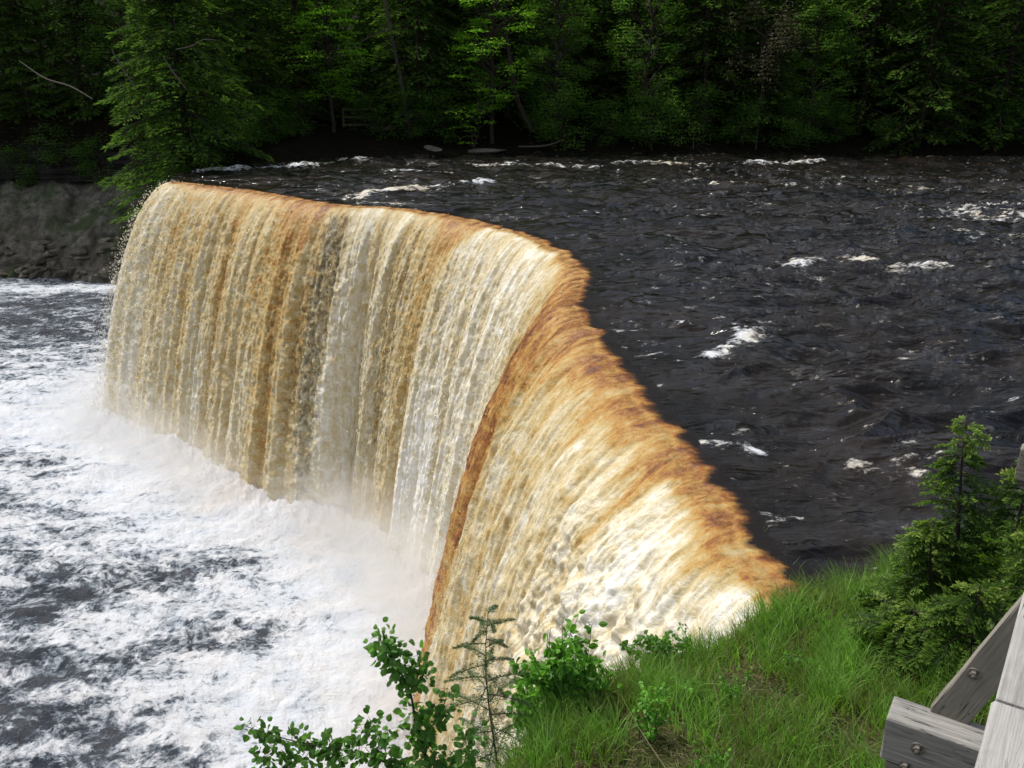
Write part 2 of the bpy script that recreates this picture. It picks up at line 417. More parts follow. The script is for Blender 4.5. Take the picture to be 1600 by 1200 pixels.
# ------------------------------------------------------------------ waterfall
def build_fall():
    # spacing along the lip follows the size it needs
    uu = [0.0]
    while uu[-1] < LEN:
        p = lip_at(np.array([uu[-1]]))[0]; uu.append(uu[-1] + .0011 * math.hypot(*p) + .004)
    u = np.array(uu)
    tt = np.linspace(0, 1.03, 3000); arcv = np.concatenate([[0], np.cumsum(np.hypot(np.diff(tt) * 5, HF * np.diff(tt**2)))])
    nv = 420
    sv = np.linspace(0, arcv[-1], nv)
    t = np.interp(sv, arcv, tt)
    U, T = np.meshgrid(u, t, indexing='ij'); S = np.broadcast_to(sv[None, :], U.shape)
    lp = lip_at(u) ; nn = nrm_at(u); k = k_at(u)
    lp = lp + nn * lip_jit(u)[:, None] + nn * .24
    K = k[:, None] + 0 * T
    D = throw(u) * (1 + .10 * fbm(u * .35, 0 * u + 2, 0, 3) + .05 * fbm(u * 1.5, 0 * u + 5, 0, 3))
    Dm = D[:, None]
    # rough cascade over ledges at the near end
    ledge = sst(8.6, 10.5, K)
    base = lp[:, None, :] + nn[:, None, :] * (Dm * T)[..., None]
    z = -HF * T**2 + .05
    nx = nn[:, None, 0] * 2 * HF * T; ny = nn[:, None, 1] * 2 * HF * T; nz = Dm + 0 * T
    ln = np.sqrt(nx**2 + ny**2 + nz**2); nx, ny, nz = nx / ln, ny / ln, nz / ln
    drift = U + .25 * fbm(U * .3, S * .15, 3, 2)
    streak = fbm(drift * .75, S * .05, 1, 3, .55)
    st2 = fbm(drift * 1.9, S * .16, 7, 3, .55)
    fold = fbm(drift * .42, S * .03, 15, 3, .5)
    curd = fbm(U * 1.7, S * .75, 4, 5, .62)
    nearv = np.clip(np.hypot(lp[:, 0], lp[:, 1]) / 42, .35, 1)[:, None]
    clot = fbm(U * 4.8, S * 2.4, 11, 4, .62) * nearv
    grow = sst(0, 3.5, S)
    disp = (.10 + .50 * grow) * (streak * .18 + .85 * fold) + (.02 + .03 * grow) * st2 + (.02 + .15 * grow) * curd + (.015 + .085 * grow) * clot
    disp += .45 * np.exp(-((K - 10.6) / 1.3)**2) * sst(.6, 2.6, S) * (1 - .5 * sst(4, 9, S))
    disp += ledge * grow * (.50 * fbm(U * .7, S * .8, 21, 5, .68) + .20 * fbm(U * 2.6, S * 2.0, 24, 5, .68) + .05 * fbm(U * 7, S * 4.5, 27, 3))
    PX = base[..., 0] + nx * disp; PYy = base[..., 1] + ny * disp; PZ = z + nz * disp * (.25 + .75 * sst(0, 1.5, S))
    # upstream skirt that dips under the river, so the rim meets the dark water in a ragged line
    La = np.interp(k, [0, .3, 1, 1.5, 1.85, 2.0, 2.12, 2.3, 2.6, 3, 3.4, 3.55, 3.7, 3.85, 4.2, 5, 5.6, 6, 6.3, 6.7, 7.2, 7.5, 7.8, 8.1, 8.5, 9, 9.3, 9.7, 10, 10.3, 11, 12, 13, 14],
                   [.02, .14, .13, .16, .36, .40, .10, .05, .03, .06, .10, .34, .28, .06, .05, .08, .12, .24, .40, .9, 1.7, .6, .22, .26, .22, .26, .14, .20, .36, .08, .14, .18, .10, .10])
    Wh = np.interp(k, [0, .2, 1, 1.9, 2.2, 3, 3.6, 3.9, 4.2, 4.7, 5.3, 6, 6.6, 7.2, 8, 9, 9.6, 10.2, 11, 12, 14],
                   [.80, .62, .55, .42, .62, .64, .46, .84, .66, .78, .62, .52, .50, .48, .54, .62, .72, .80, .82, .86, .86])
    edge = T / (La[:, None] * np.exp(1.0 * st2 + 1.7 * streak * sst(.1, .4, La)[:, None]) + 1e-3)
    am = 1 - sst(.35, 1.25, edge)
    foam = Wh[:, None] + .12 * sst(.5, 1.0, T) + .20 * streak + .38 * fold + .10 * st2 - .02
    foam = foam * (1 - am) + am * (np.interp(k, [0, 2.2, 6.2, 6.6, 7.0, 7.4, 7.8, 14], [.20, .24, .24, .20, .17, .22, .25, .24])[:, None] + .25 * st2 + .25 * curd + .2 * streak)
    # dark gaps where the rock shows through thin water
    gapk = np.interp(k, [0, 1.1, 1.5, 1.95, 2.08, 2.2, 2.35, 2.5, 2.9, 3.3, 3.5, 3.8, 4.3, 5, 6, 6.6, 14],
                     [-.2, -.05, .04, .12, .06, .24, .18, -.03, .03, .15, .08, -.06, .0, -.03, -.05, -.12, -.12])
    gap = .02 + gapk[:, None] * .9 * sst(.02, .25, T) - .25 * (T < .02) + .12 * np.clip(-streak, -.4, .6) + .20 * np.clip(-fold, -.3, .5) - .03 - .1 * sst(.75, 1, T) + .05 * ledge
    V0 = np.stack([PX, PYy, PZ], -1)
    ns = 26; e = np.linspace(1.9, .06, ns)
    rag = fbm(u * 1.3, 0 * u + 3, 1, 3, .5)
    sk = V0[:, :1, :] - np.concatenate([nn, 0 * nn[:, :1]], 1)[:, None, :] * e[None, :, None]
    sk[..., 2] = V0[:, :1, 2] - .12 * np.clip(e[None, :] / .8, 0, 3)**2.2 * np.clip(1 + 1.8 * rag, .3, 3)[:, None] + .03 + .035 * fbm(u[:, None] * 1.8, e[None, :] * 1.2, 2, 3)
    V = np.concatenate([sk, V0], 1)
    ext = lambda a: np.concatenate([np.repeat(a[:, :1], ns, 1), a], 1)
    F = grid_faces(len(u), nv + ns)
    uv = np.stack([ext(U), np.concatenate([-e[None, :] + 0 * u[:, None], S + 0 * U], 1)], -1).reshape(-1, 2)
    o = mk('waterfall', V.reshape(-1, 3), F, M_fall, smooth=True, attrs={'foam': np.concatenate([foam[:, :1] - .22 * (e[None, :] / .5), foam], 1).ravel(), 'gap': ext(gap).ravel(), 'uv': uv, 'deep': np.concatenate([np.clip(e[None, :] / .16 - 1.0 + 2.6 * fbm(u[:, None] * 1.5, e[None, :] * .9, 12, 4, .6), 0, 1) + 0 * u[:, None], (.22 * np.exp(-S / .25))], 1).ravel()})
    return o, V0, np.stack([nx, ny, nz], -1), foam, T, K
fall, FV, FN, FF, FT, FK = build_fall()
tag(fall, 'wide curtain of amber and cream water pouring over the curved rim into the foaming pool', 'waterfall')

# loose drops and clots flying off the sheet
def build_spray():
    n = NT('flying_water_clots')
    m = n.done(n.bsdf(n.ramp(n.attr('tint'), [(0, (.60, .42, .18)), (.5, (.72, .62, .42)), (1, (.84, .82, .76))]).outputs[0], .5, IOR=1.33))
    nu, nv, _ = FV.shape
    N = 30000
    iu = R.integers(0, nu, N)
    iv = (R.random(N)**.75 * (nv - 1)).astype(int)
    NE = 5000                                   # the free left edge of the fall
    iu[:NE] = (R.random(NE)**2.2 * 90).astype(int)
    p = FV[iu, iv]; nn = FN[iu, iv]; t = FT[iu, iv]
    off = R.exponential(.07, N) * (.15 + 1.4 * t); off[:NE] += R.exponential(.12, NE) * (.3 + t[:NE])
    dist = np.hypot(p[:, 0], p[:, 1])
    q = p + nn * off[:, None] + R.normal(0, .03, (N, 3)); q[:, 2] += R.normal(0, .1, N)
    q[:NE, 0] -= R.exponential(.14, NE) * (.4 + t[:NE])
    sz = .0095 * np.exp(R.normal(0, .45, N)) * (.15 + dist / 32)
    el = 1 + 1.2 * R.random(N)
    a = randdir(N) * sz[:, None]; b = unit(np.cross(a, randdir(N))) * sz[:, None]; c = unit(np.cross(a, b)) * sz[:, None]
    c[:, 2] *= el
    oc = np.stack([q + a, q + b, q - a, q - b, q + c * 1.3, q - c * 1.3], 1)
    bidx = (np.arange(N) * 6)[:, None]
    F = np.concatenate([bidx + np.array([f]) for f in ([0, 1, 4], [1, 2, 4], [2, 3, 4], [3, 0, 4], [1, 0, 5], [2, 1, 5], [3, 2, 5], [0, 3, 5])])
    tint = np.clip(FF[iu, iv] + .12 * R.normal(size=N), 0, 1)
    o = mk('spray', oc.reshape(-1, 3), F, m, fall, smooth=True, attrs={'tint': np.repeat(tint, 6)})
    o['kind'] = 'stuff'
build_spray()

# rock wall behind the sheet
def rock_mat(name, a, b, c, scale=.6, lay=3.0):
    n = NT(name)
    p = n.pos()
    f = n.noise(p, scale, 7, .65)
    l = n.noise(n.vmath('MULTIPLY', p, (.25, .25, lay)).outputs[0], 1.2, 5, .6)
    q = n.math('ADD', n.math('MULTIPLY', f.outputs[0], .55), n.math('MULTIPLY', l.outputs[0], .45))
    cc = n.ramp(q, [(.35, a), (.5, b), (.66, c)])
    return n.done(n.bsdf(cc.outputs[0], .85, Specular_IOR_Level=.12, Normal=n.bump(q, .9, .3)))
M_cliff = rock_mat('wet_dark_sandstone', (.012, .011, .009), (.035, .03, .022), (.08, .065, .045))
uc = np.linspace(-.0, LEN, 260); vc = np.linspace(0, 1, 60)
Uc, Vc = np.meshgrid(uc, vc, indexing='ij')
lp = lip_at(uc); nn = nrm_at(uc)
inset = -.25 - .55 * Vc - .35 * fbm(Uc * .5, Vc * 8, 0, 4) - .25 * (np.floor(Vc * 9 + fbm(Uc * .1, Vc * 3, 4, 2)) % 2)
V = np.stack([lp[:, None, 0] + nn[:, None, 0] * inset, lp[:, None, 1] + nn[:, None, 1] * inset, -.12 - 15.5 * Vc], -1).reshape(-1, 3)
cl = mk('cliff', V, grid_faces(*Uc.shape), M_cliff, smooth=False)
tag(cl, 'dark layered rock wall behind the falling water', 'cliff', kind='structure')

# ------------------------------------------------------------------ far bank terrain
def far_height(x, y):
    s_r = sdf(x, y, RIVER)             # positive in the river
    s_g = -sdf(x, y, GORGE)            # positive on land
    b = -s_r
    s_g = s_g + (2.6 * fbm(x * .13, y * .13, 71, 3) + 1.0 * fbm(x * .5, y * .5, 75, 3)) * sst(70, 80, y)
    land = -.5 + .75 * sst(-1.0, .8, b) + .24 * np.clip(b, 0, 16) + .55 * np.clip(b - 16, 0, 60) * .5
    land = land + .35 * fbm(x * .25, y * .25, 0, 4) * sst(-.5, 2, b)
    land = np.minimum(land, .9 + .22 * np.clip(s_g - 8, 0, 400) + .4 * fbm(x * .3, y * .3, 4, 3))
    land = np.where(s_r > .5, -1.2, land)
    w = (1.0 + 8.5 * sst(70, 83, y)) * (1 + .35 * fbm(x * .12, y * .12, 81, 3))
    tal = -HF - .4 + np.clip(s_g, -3, 400) / w * (3.5 + 6.0 * sst(70, 83, y))
    tal = tal + .8 * fbm(x * .22, y * .22, 6, 4) * sst(0, 3, s_g)
    wall = np.where(s_g > w, -HF - .4 + (3.5 + 6.0 * sst(70, 83, y)) + (s_g - w) * 5.0, tal)
    wall = wall + .8 * fbm(x * .5, y * .5, 9, 3) * sst(w, w + 1, s_g)
    return np.where(s_r > -.2, land, np.minimum(wall, land))
def far_mat():
    n = NT('far_bank_soil_and_rock')
    p = n.pos(); nz = n.n('ShaderNodeSeparateXYZ', {0: n.n('ShaderNodeNewGeometry').outputs['Normal']}).outputs['Z']
    z = n.n('ShaderNodeSeparateXYZ', {0: p}).outputs['Z']
    f = n.noise(p, .35, 7, .65); g = n.noise(p, 1.7, 6, .7)
    lay = n.noise(n.vmath('MULTIPLY', p, (.2, .2, 3.5)).outputs[0], 1, 5, .6)
    soil = n.ramp(f.outputs[0], [(.32, (.05, .055, .028)), (.45, (.18, .16, .125)), (.62, (.30, .275, .23))])
    soil2 = n.mix(n.mr(g.outputs[0], .4, .65), soil.outputs[0], (.10, .088, .062))
    soil2 = n.mix(n.mr(n.noise(p, .16, 4, .6).outputs[0], .5, .6, 0, .8), soil2, (.055, .085, .03))
    rock = n.ramp(lay.outputs[0], [(.35, (.006, .006, .005)), (.6, (.035, .032, .028))])
    steep = n.mr(nz, .35, .6)
    c = n.mix(steep, rock.outputs[0], soil2)
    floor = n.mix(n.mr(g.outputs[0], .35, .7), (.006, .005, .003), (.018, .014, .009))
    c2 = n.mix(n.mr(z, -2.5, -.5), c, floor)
    return n.done(n.bsdf(c2, .95, Specular_IOR_Level=.05, Normal=n.bump(g.outputs[0], .9, .25)))
M_far = far_mat()
xs = np.concatenate([np.linspace(-260, -75, 40), np.linspace(-74, -15, 260), np.linspace(-14.6, 70, 200), np.linspace(72, 300, 50)])
ys = np.concatenate([np.linspace(50, 110, 300), np.linspace(111, 420, 60)])
X, Y = np.meshgrid(xs, ys, indexing='ij')
Z = far_height(X, Y)
sr = sdf(X, Y, RIVER); sg = -sdf(X, Y, GORGE)
keep = (sr < 2.5) & (sg > -2.0)
V = np.stack([X, Y, Z], -1).reshape(-1, 3); F = grid_faces(*X.shape, keep=keep)
V, F, _ = compact(V, F, {})
ft = mk('far_bank_ground', V, F, M_far, smooth=True)
tag(ft, 'shaded earth bank and grey slope on the far side of the river', 'ground', kind='structure')
def gz(x, y): return float(far_height(np.array([x], float), np.array([y], float))[0])

# ------------------------------------------------------------------ near bank terrain
def near_height(x, y):
    s_r = sdf(x, y, RIVER); s_g = sdf(x, y, GORGE)
    land = -.35 + .5 * sst(-.6, .5, -s_r) + .10 * np.clip(-s_r, 0, 8) + .05 * np.clip(x - 2, 0, 8)
    land = land + .12 * fbm(x * .9, y * .9, 2, 4)
    land = land - .45 * np.exp(-np.clip(-s_g, 0, 9) / .9)
    land = land + .42 * np.exp(-((x - 3.35)**2 + (y - 9.0)**2) / .55)
    land = np.where(s_r > .3, -.8, land)
    fallz = -.5 - 2.6 * np.clip(s_g, 0, 9) + .3 * fbm(x * 1.2, y * 1.2, 5, 4)
    return np.where(s_g > 0, np.minimum(fallz, land), land)
def near_mat():
    n = NT('near_bank_thatch')
    p = n.pos()
    g = n.noise(p, 9, 6, .7); f = n.noise(p, 1.5, 5, .6)
    z = n.n('ShaderNodeSeparateXYZ', {0: p}).outputs['Z']
    a = n.ramp(g.outputs[0], [(.32, (.03, .024, .011)), (.5, (.075, .058, .03)), (.68, (.17, .14, .085))])
    b = n.mix(n.mr(f.outputs[0], .4, .65), a.outputs[0], (.022, .04, .01))
    c = n.mix(n.mr(z, -2.2, -1.0), (.05, .042, .03), b)
    return n.done(n.bsdf(c, .95, Specular_IOR_Level=.05, Normal=n.bump(g.outputs[0], 1, .06)))
M_near = near_mat()
xs = np.concatenate([np.linspace(-9, -2.2, 40), np.linspace(-2, 8, 180), np.linspace(8.3, 60, 60), np.linspace(64, 200, 15)])
ys = np.concatenate([np.linspace(-120, -12, 20), np.linspace(-11, 3, 50), np.linspace(3.1, 12.5, 170), np.linspace(12.8, 24, 40)])
X, Y = np.meshgrid(xs, ys, indexing='ij')
Z = near_height(X, Y)
keep = (sdf(X, Y, RIVER) < 1.2) & (Z > -16)
V = np.stack([X, Y, Z], -1).reshape(-1, 3); F = grid_faces(*X.shape, keep=keep)
V, F, _ = compact(V, F, {})
nt = mk('near_bank_ground', V, F, M_near, smooth=True)
tag(nt, 'brown thatch and soil of the near bank under the grass', 'ground', kind='structure')
def nzh(x, y): return near_height(np.asarray(x, float), np.asarray(y, float))

# ------------------------------------------------------------------ grass
M_grass = leaf_mat('grass_blades', [(0, (.26, .22, .12)), (.12, (.19, .19, .07)), (.22, (.13, .17, .035)), (.6, (.17, .33, .05)), (1, (.31, .52, .14))], .5, .3)
def build_grass(N=60000):
    x = R.uniform(-1.6, 9, N * 3); y = R.uniform(4.2, 11.5, N * 3)
    s_r = sdf(x, y, RIVER); s_g = sdf(x, y, GORGE)
    dens = sst(.1, .55, .38 + 1.1 * fbm(x * 1.1, y * 1.1, 3, 3))
    dens = np.maximum(dens, sst(.9, .2, np.minimum(-s_r, -s_g)) * .9)
    ok = (s_r < .12) & (s_g < .45) & (R.random(N * 3) < dens) & (x < 1.0 + y * .78)
    x, y = x[ok][:N], y[ok][:N]; n = len(x)
    tuft = fbm(x * 1.6, y * 1.6, 8, 3)
    # gather into tufts
    cx = np.round(x / .16 + .3 * np.sin(y * 9)) * .16; cy = np.round(y / .16 + .3 * np.sin(x * 8)) * .16
    m = R.random(n) < .55
    x = np.where(m, x * .5 + cx * .5, x); y = np.where(m, y * .5 + cy * .5, y)
    z = nzh(x, y) - .02
    L = (.16 + .22 * R.random(n)) * (1 + .9 * np.clip(tuft + .1, -.4, .8))
    L *= 1 + .35 * sst(.8, .1, -sdf(x, y, RIVER))
    az = R.uniform(0, 2 * math.pi, n); az = np.where(R.random(n) < .5, 2.6 + R.normal(0, .6, n), az)
    lean = np.clip(.25 + .35 * R.random(n), 0, 1.2)
    dx, dy = np.cos(az), np.sin(az)
    w = .0035 + .003 * R.random(n)
    wa = az + math.pi / 2 + R.normal(0, .5, n); wx_, wy_ = np.cos(wa) * w, np.sin(wa) * w
    segs = [0, .35, .7, 1.0]; Vs = []
    for i, q in enumerate(segs):
        hx = dx * L * lean * q * q * 1.1; hz = L * (q - .35 * lean * q * q * q)
        ww = (1 - .9 * q**1.5)
        Vs.append(np.stack([x + hx + wx_ * ww, y + hy_(dy, L, lean, q) + wy_ * ww, z + hz], -1))
        Vs.append(np.stack([x + hx - wx_ * ww, y + hy_(dy, L, lean, q) - wy_ * ww, z + hz], -1))
    V = np.stack(Vs, 1).reshape(-1, 3)
    b = (np.arange(n) * 8)[:, None]
    F = np.concatenate([b + np.array([[2 * i, 2 * i + 1, 2 * i + 3, 2 * i + 2]]) for i in range(3)])
    tint = np.clip(.55 + .5 * tuft + .17 * R.normal(size=n), .2, 1)
    dead = R.random(n) < np.clip(.10 - .5 * tuft, .03, .4)
    tint = np.where(dead, .14 * R.random(n), tint)
    tint = np.clip(tint + .12 * np.sin(x * 7 + 3 * np.sin(y * 5)), 0, 1)
    o = mk('grass', V, F, M_grass, smooth=True, attrs={'tint': np.repeat(tint, 8)})
    tag(o, 'long green grass with dry stalks on the bank above the falls', 'grass', kind='stuff')
def hy_(dy, L, lean, q): return dy * L * lean * q * q * 1.1
build_grass()
def build_thatch(n=60000):
    x = R.uniform(-.8, 8, n); y = R.uniform(4.2, 10.5, n)
    ok = (sdf(x, y, RIVER) < .05) & (sdf(x, y, GORGE) < .3); x, y = x[ok], y[ok]; n = len(x)
    z = nzh(x, y) + .015 + .05 * R.random(n)
    c = np.stack([x, y, z], 1); a = R.normal(size=(n, 3)) * [1, 1, .35]; a = unit(a) * (.05 + .12 * R.random(n))[:, None]
    b = unit(np.cross(a, randdir(n) + [0, 0, 1])) * (.0022 + .0025 * R.random(n))[:, None]
    V, F, t = cards(c, a, b, np.where(R.random(n) < .75, .13 * R.random(n), .2 + .4 * R.random(n)))
    tag(mk('dry_grass', V, F, M_grass, attrs={'tint': t}), 'matted dead straw lying between the green grass', 'grass', kind='stuff')
build_thatch()

# ------------------------------------------------------------------ far trees
M_con = leaf_mat('hemlock_needles', [(0, (.024, .052, .012)), (.5, (.06, .12, .022)), (1, (.13, .22, .04))], .38, .03, .8)
M_brd = leaf_mat('maple_leaves', [(0, (.03, .08, .014)), (.5, (.09, .185, .034)), (1, (.20, .34, .065))], .5, .05, .7)
M_lime = leaf_mat('young_lime_leaves', [(0, (.08, .17, .02)), (.5, (.17, .35, .035)), (1, (.30, .50, .07))], .55, .05, .7)
M_dead = leaf_mat('dead_twigs', [(0, (.05, .048, .032)), (1, (.14, .125, .085))], .2, .02, .9)
M_bark = bark_mat('grey_brown_bark', (.02, .016, .012), (.07, .058, .045))
M_pale = bark_mat('pale_bark', (.05, .045, .036), (.12, .105, .085))

def curve_pts(a, b, sag, n=6, wob=.0):
    a = np.asarray(a, float); b = np.asarray(b, float); t = np.linspace(0, 1, n)[:, None]
    p = a + (b - a) * t; p[:, 2] += (sag * 4 * t * (1 - t))[:, 0]
    if wob: p[1:-1] += R.normal(0, wob, (n - 2, 3))
    return p

def conifer_meshes(H, RR, z0, seed, nb=95, per=75, dens=1.0, droop=.3):
    """trunk + boughs of flat drooping sprays"""
    global R
    R = np.random.default_rng(seed)
    lean = R.normal(0, .02, 2) * H
    tr = np.stack([np.linspace(0, 1, 9)**1.5 * lean[0], np.linspace(0, 1, 9)**1.5 * lean[1], np.linspace(-.8, H, 9)], 1)
    tr[1:-1, :2] += R.normal(0, .05, (7, 2))
    paths = [(tr, np.linspace(.26, .02, 9) * (H / 18))]
    Cs, As, Bs, Ts = [], [], [], []
    for i in range(nb):
        f = (i + R.random()) / nb
        z = z0 + (H - z0) * f**.9
        Lb = RR * (1 - (max(z, 0) / H)**1.6)**.8 * R.uniform(.55, 1.15) + .3
        az = i * 2.4 + R.normal(0, .35)
        d = np.array([math.cos(az), math.sin(az)])
        up = R.uniform(-.05, .18)
        s = np.linspace(0, 1, 7)
        bx = np.stack([d[0] * Lb * s, d[1] * Lb * s, z + Lb * (up * s - droop * s * s)], 1)
        bx[:, :2] += np.interp(z, tr[:, 2], tr[:, 0]), np.interp(z, tr[:, 2], tr[:, 1])
        paths.append((bx, np.linspace(.035, .006, 7) * (1 + Lb / 4)))
        n = int(per * dens * (Lb / RR + .25))
        q = R.random(n)**.7
        c = np.stack([np.interp(q, s, bx[:, j]) for j in range(3)], 1)
        wl = (.12 + .30 * Lb * (1 - q)**.6 * q**.35)
        side = R.choice([-1, 1], n) * R.random(n)**.8 * wl
        pd = np.array([-d[1], d[0], 0])
        c = c + pd * side[:, None]; c[:, 2] -= .28 * abs(side) + R.random(n) * .12
        a = np.stack([d[0] + 0 * q, d[1] + 0 * q, -.25 + 0 * q], 1) + pd * (np.sign(side) * .9)[:, None] + R.normal(0, .3, (n, 3))
        a[:, 2] -= .25 * R.random(n)
        a = unit(a) * (.28 + .3 * R.random(n))[:, None]
        b = unit(np.cross(a, np.array([0, 0, 1.0]) + R.normal(0, .35, (n, 3)))) * (.05 + .06 * R.random(n))[:, None]
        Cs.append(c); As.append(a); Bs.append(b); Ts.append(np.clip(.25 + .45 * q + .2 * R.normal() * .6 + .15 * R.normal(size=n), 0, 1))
    C, A, B, T = map(np.concatenate, (Cs, As, Bs, Ts))
    V, F, tt = cards(C, A, B, T)
    return tube(paths, 6), (V, F, tt)

def broadleaf_meshes(H, RR, z0, seed, ncl=46, per=150, leaf=.15, flat=.35, trunk_r=.2, lean=(0, 0)):
    global R
    R = np.random.default_rng(seed)
    n = 9; s = np.linspace(0, 1, n)
    tr = np.stack([lean[0] * s**1.3, lean[1] * s**1.3, -.8 + (H + .0) * s], 1); tr[1:-1, :2] += R.normal(0, .12, (n - 2, 2))
    paths = [(tr, np.linspace(trunk_r, .03, n))]
    Cs, As, Bs, Ts = [], [], [], []
    for i in range(ncl):
        f = (i + .5) / ncl
        z = z0 + (H - z0 + .6) * f
        rr = RR * math.sin(math.pi * (.12 + .8 * f))**.6 * math.sqrt(R.uniform(.15, 1))
        az = R.uniform(0, 2 * math.pi)
        cx, cy = np.interp(z, tr[:, 2], tr[:, 0]), np.interp(z, tr[:, 2], tr[:, 1])
        c0 = np.array([cx + rr * math.cos(az), cy + rr * math.sin(az), z])
        zs = max(z - rr * R.uniform(.3, .8), .5)
        st = np.array([np.interp(zs, tr[:, 2], tr[:, 0]), np.interp(zs, tr[:, 2], tr[:, 1]), zs])
        paths.append((curve_pts(st, c0, R.uniform(0, .12) * rr, 6, .05), np.linspace(.05, .008, 6) * (1 + rr / 4)))
        rc = R.uniform(.55, 1.15)
        nn_ = int(per * rc)
        # several sub-tiers in a clump, lifted by a ragged outline
        p = R.normal(size=(nn_, 3)); p = p / np.linalg.norm(p, axis=1)[:, None] * (R.random(nn_)**.45)[:, None]
        p *= rc * np.array([1.25, 1.25, flat * 1.6]) * (1 + .35 * np.sin(3 * np.arctan2(p[:, 1], p[:, 0]) + i))[:, None]
        c = c0 + p
        c[:, 2] = c0[2] + np.round((c[:, 2] - c0[2]) / .3) * .3 * .6 + (c[:, 2] - c0[2]) * .4 - .12 * np.hypot(p[:, 0], p[:, 1])
        a = unit(p * np.array([1, 1, .2]) + R.normal(0, .6, (nn_, 3)) * np.array([1, 1, .6])) * (leaf * (.7 + .7 * R.random(nn_)))[:, None]
        b = unit(np.cross(a, np.array([0, 0, 1.0]) + R.normal(0, .4, (nn_, 3)))) * (leaf * .36)
        Cs.append(c); As.append(a); Bs.append(b); Ts.append(np.clip(.45 + .13 * R.normal() + .17 * R.normal(size=nn_), 0, 1))
    C, A, B, T = map(np.concatenate, (Cs, As, Bs, Ts))
    V, F, tt = cards(C, A, B, T)
    return tube(paths, 6), (V, F, tt)

lib = {}
def mesh_pair(key, bark, leafm, data):
    (tv, tf), (cv, cf, ct) = data
    a = mk('trunk', tv, tf, bark, smooth=True); b = mk('crown', cv, cf, leafm, attrs={'tint': ct})
    lib[key] = (a.data, b.data)
    bpy.data.objects.remove(a); bpy.data.objects.remove(b)
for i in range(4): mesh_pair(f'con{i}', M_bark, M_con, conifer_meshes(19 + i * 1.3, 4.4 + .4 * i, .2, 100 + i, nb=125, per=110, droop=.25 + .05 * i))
for i in range(3): mesh_pair(f'brd{i}', M_bark, M_brd, broadleaf_meshes(14 + 2 * i, 3.6 + .4 * i, .6, 200 + i, ncl=85, per=230, leaf=.17))
for i in range(2): mesh_pair(f'lime{i}', M_bark, M_lime, broadleaf_meshes(12 + 2 * i, 3.2, 2.5, 230 + i, ncl=60, per=200, leaf=.18, flat=.2))
for i in range(2): mesh_pair(f'bush{i}', M_bark, M_brd, broadleaf_meshes(3.2 + i, 2.0, .4, 240 + i, ncl=24, per=170, leaf=.14, trunk_r=.07))
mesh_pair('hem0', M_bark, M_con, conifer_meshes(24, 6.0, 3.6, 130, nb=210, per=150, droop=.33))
mesh_pair('dead0', M_bark, M_dead, broadleaf_meshes(10.2, 3.2, 5.6, 150, ncl=16, per=210, leaf=.20, flat=.8, trunk_r=.12))
mesh_pair('lsm0', M_bark, M_lime, broadleaf_meshes(5.0, 2.6, .8, 251, ncl=12, per=70, leaf=.17, flat=.12, trunk_r=.07))
def tree(name, key, px, Y, label, cat, group=None, scale=1.0, rz=None, dz=0.0, tilt=(0, 0)):
    x = (px - 800) / FP * (Y * math.cos(TH) + 3 * math.sin(TH))
    z = gz(x, Y) + dz
    root = empty(name, (x, Y, z), rz if rz is not None else random.uniform(0, 6.28))
    root.rotation_euler.x, root.rotation_euler.y = tilt
    root.scale = (scale,) * 3
    tag(root, label, cat, group)
    for nm, me in zip(('trunk', 'crown'), lib[key]):
        o = bpy.data.objects.new(nm, me); col.objects.link(o); o.parent = root
    return root
G1 = 'trees along the far bank'
FR = [('hemlock_tree', 'hem0', 292, 63.5, 'large hemlock with boughs hanging over the left end of the falls', 1.0),
      ('hemlock_tree', 'con1', 130, 106, 'tall dark hemlock above the grey slope at the far left', 1.1),
      ('hemlock_tree', 'con2', 20, 108, 'leftmost dark hemlock at the edge of the picture', 1.1),
      ('maple_tree', 'brd0', 205, 105, 'green broadleaf tree with lit top behind the hemlock over the falls', 1.0),
      ('hemlock_tree', 'con0', 395, 75.5, 'dark hemlock right of the one overhanging the falls', 1.0),
      ('maple_tree', 'lime0', 520, 74.5, 'light green maple above the little wooden railing on the far bank', 1.0),
      ('hemlock_tree', 'con3', 470, 79, 'dark hemlock behind the light maple near the far railing', 1.0),
      ('hemlock_tree', 'con1', 655, 77, 'dark hemlock between the far railing and the bright lime tree', .95),
      ('maple_tree', 'lime1', 770, 74.5, 'brightest lime green tree leaning over the river in mid bank', 1.0),
      ('maple_tree', 'brd1', 870, 75.5, 'bushy mid green maple right of the bright lime tree', .8),
      ('cedar_tree', 'brd2', 1010, 75.5, 'full green tree with tiered rounded clumps in the middle right of the bank', .85),
      ('hemlock_tree', 'con2', 1100, 78, 'dark hemlock left of the dead grey tree', 1.0),
      ('hemlock_tree', 'con0', 1190, 77, 'dark hemlock behind the dead grey tree', .9),
      ('cedar_tree', 'brd0', 1265, 75, 'green leafy tree just right of the dead grey tree', .8),
      ('hemlock_tree', 'con3', 1345, 77.5, 'dark hemlock with bare lower trunk right of the leafy green tree', 1.0),
      ('hemlock_tree', 'con1', 1440, 74.5, 'hemlock with wide low boughs reaching over the water at right', 1.0),
      ('hemlock_tree', 'con2', 1560, 75, 'rightmost hemlock with light green bough tips', 1.0)]
for nm, key, px, Yd, lab, s_ in FR:
    tree(nm, key, px, Yd, lab, 'tree', G1, s_)
tree('dead_tree', 'dead0', 1185, 73.6, 'dead grey brown conifer with drooping bare twigs', 'dead tree', None, 1.0)
tree('maple_sapling', 'lsm0', 745, 72.6, 'small lime green maple with flat sprays low over the water', 'sapling', None, 1.0, dz=-.3)
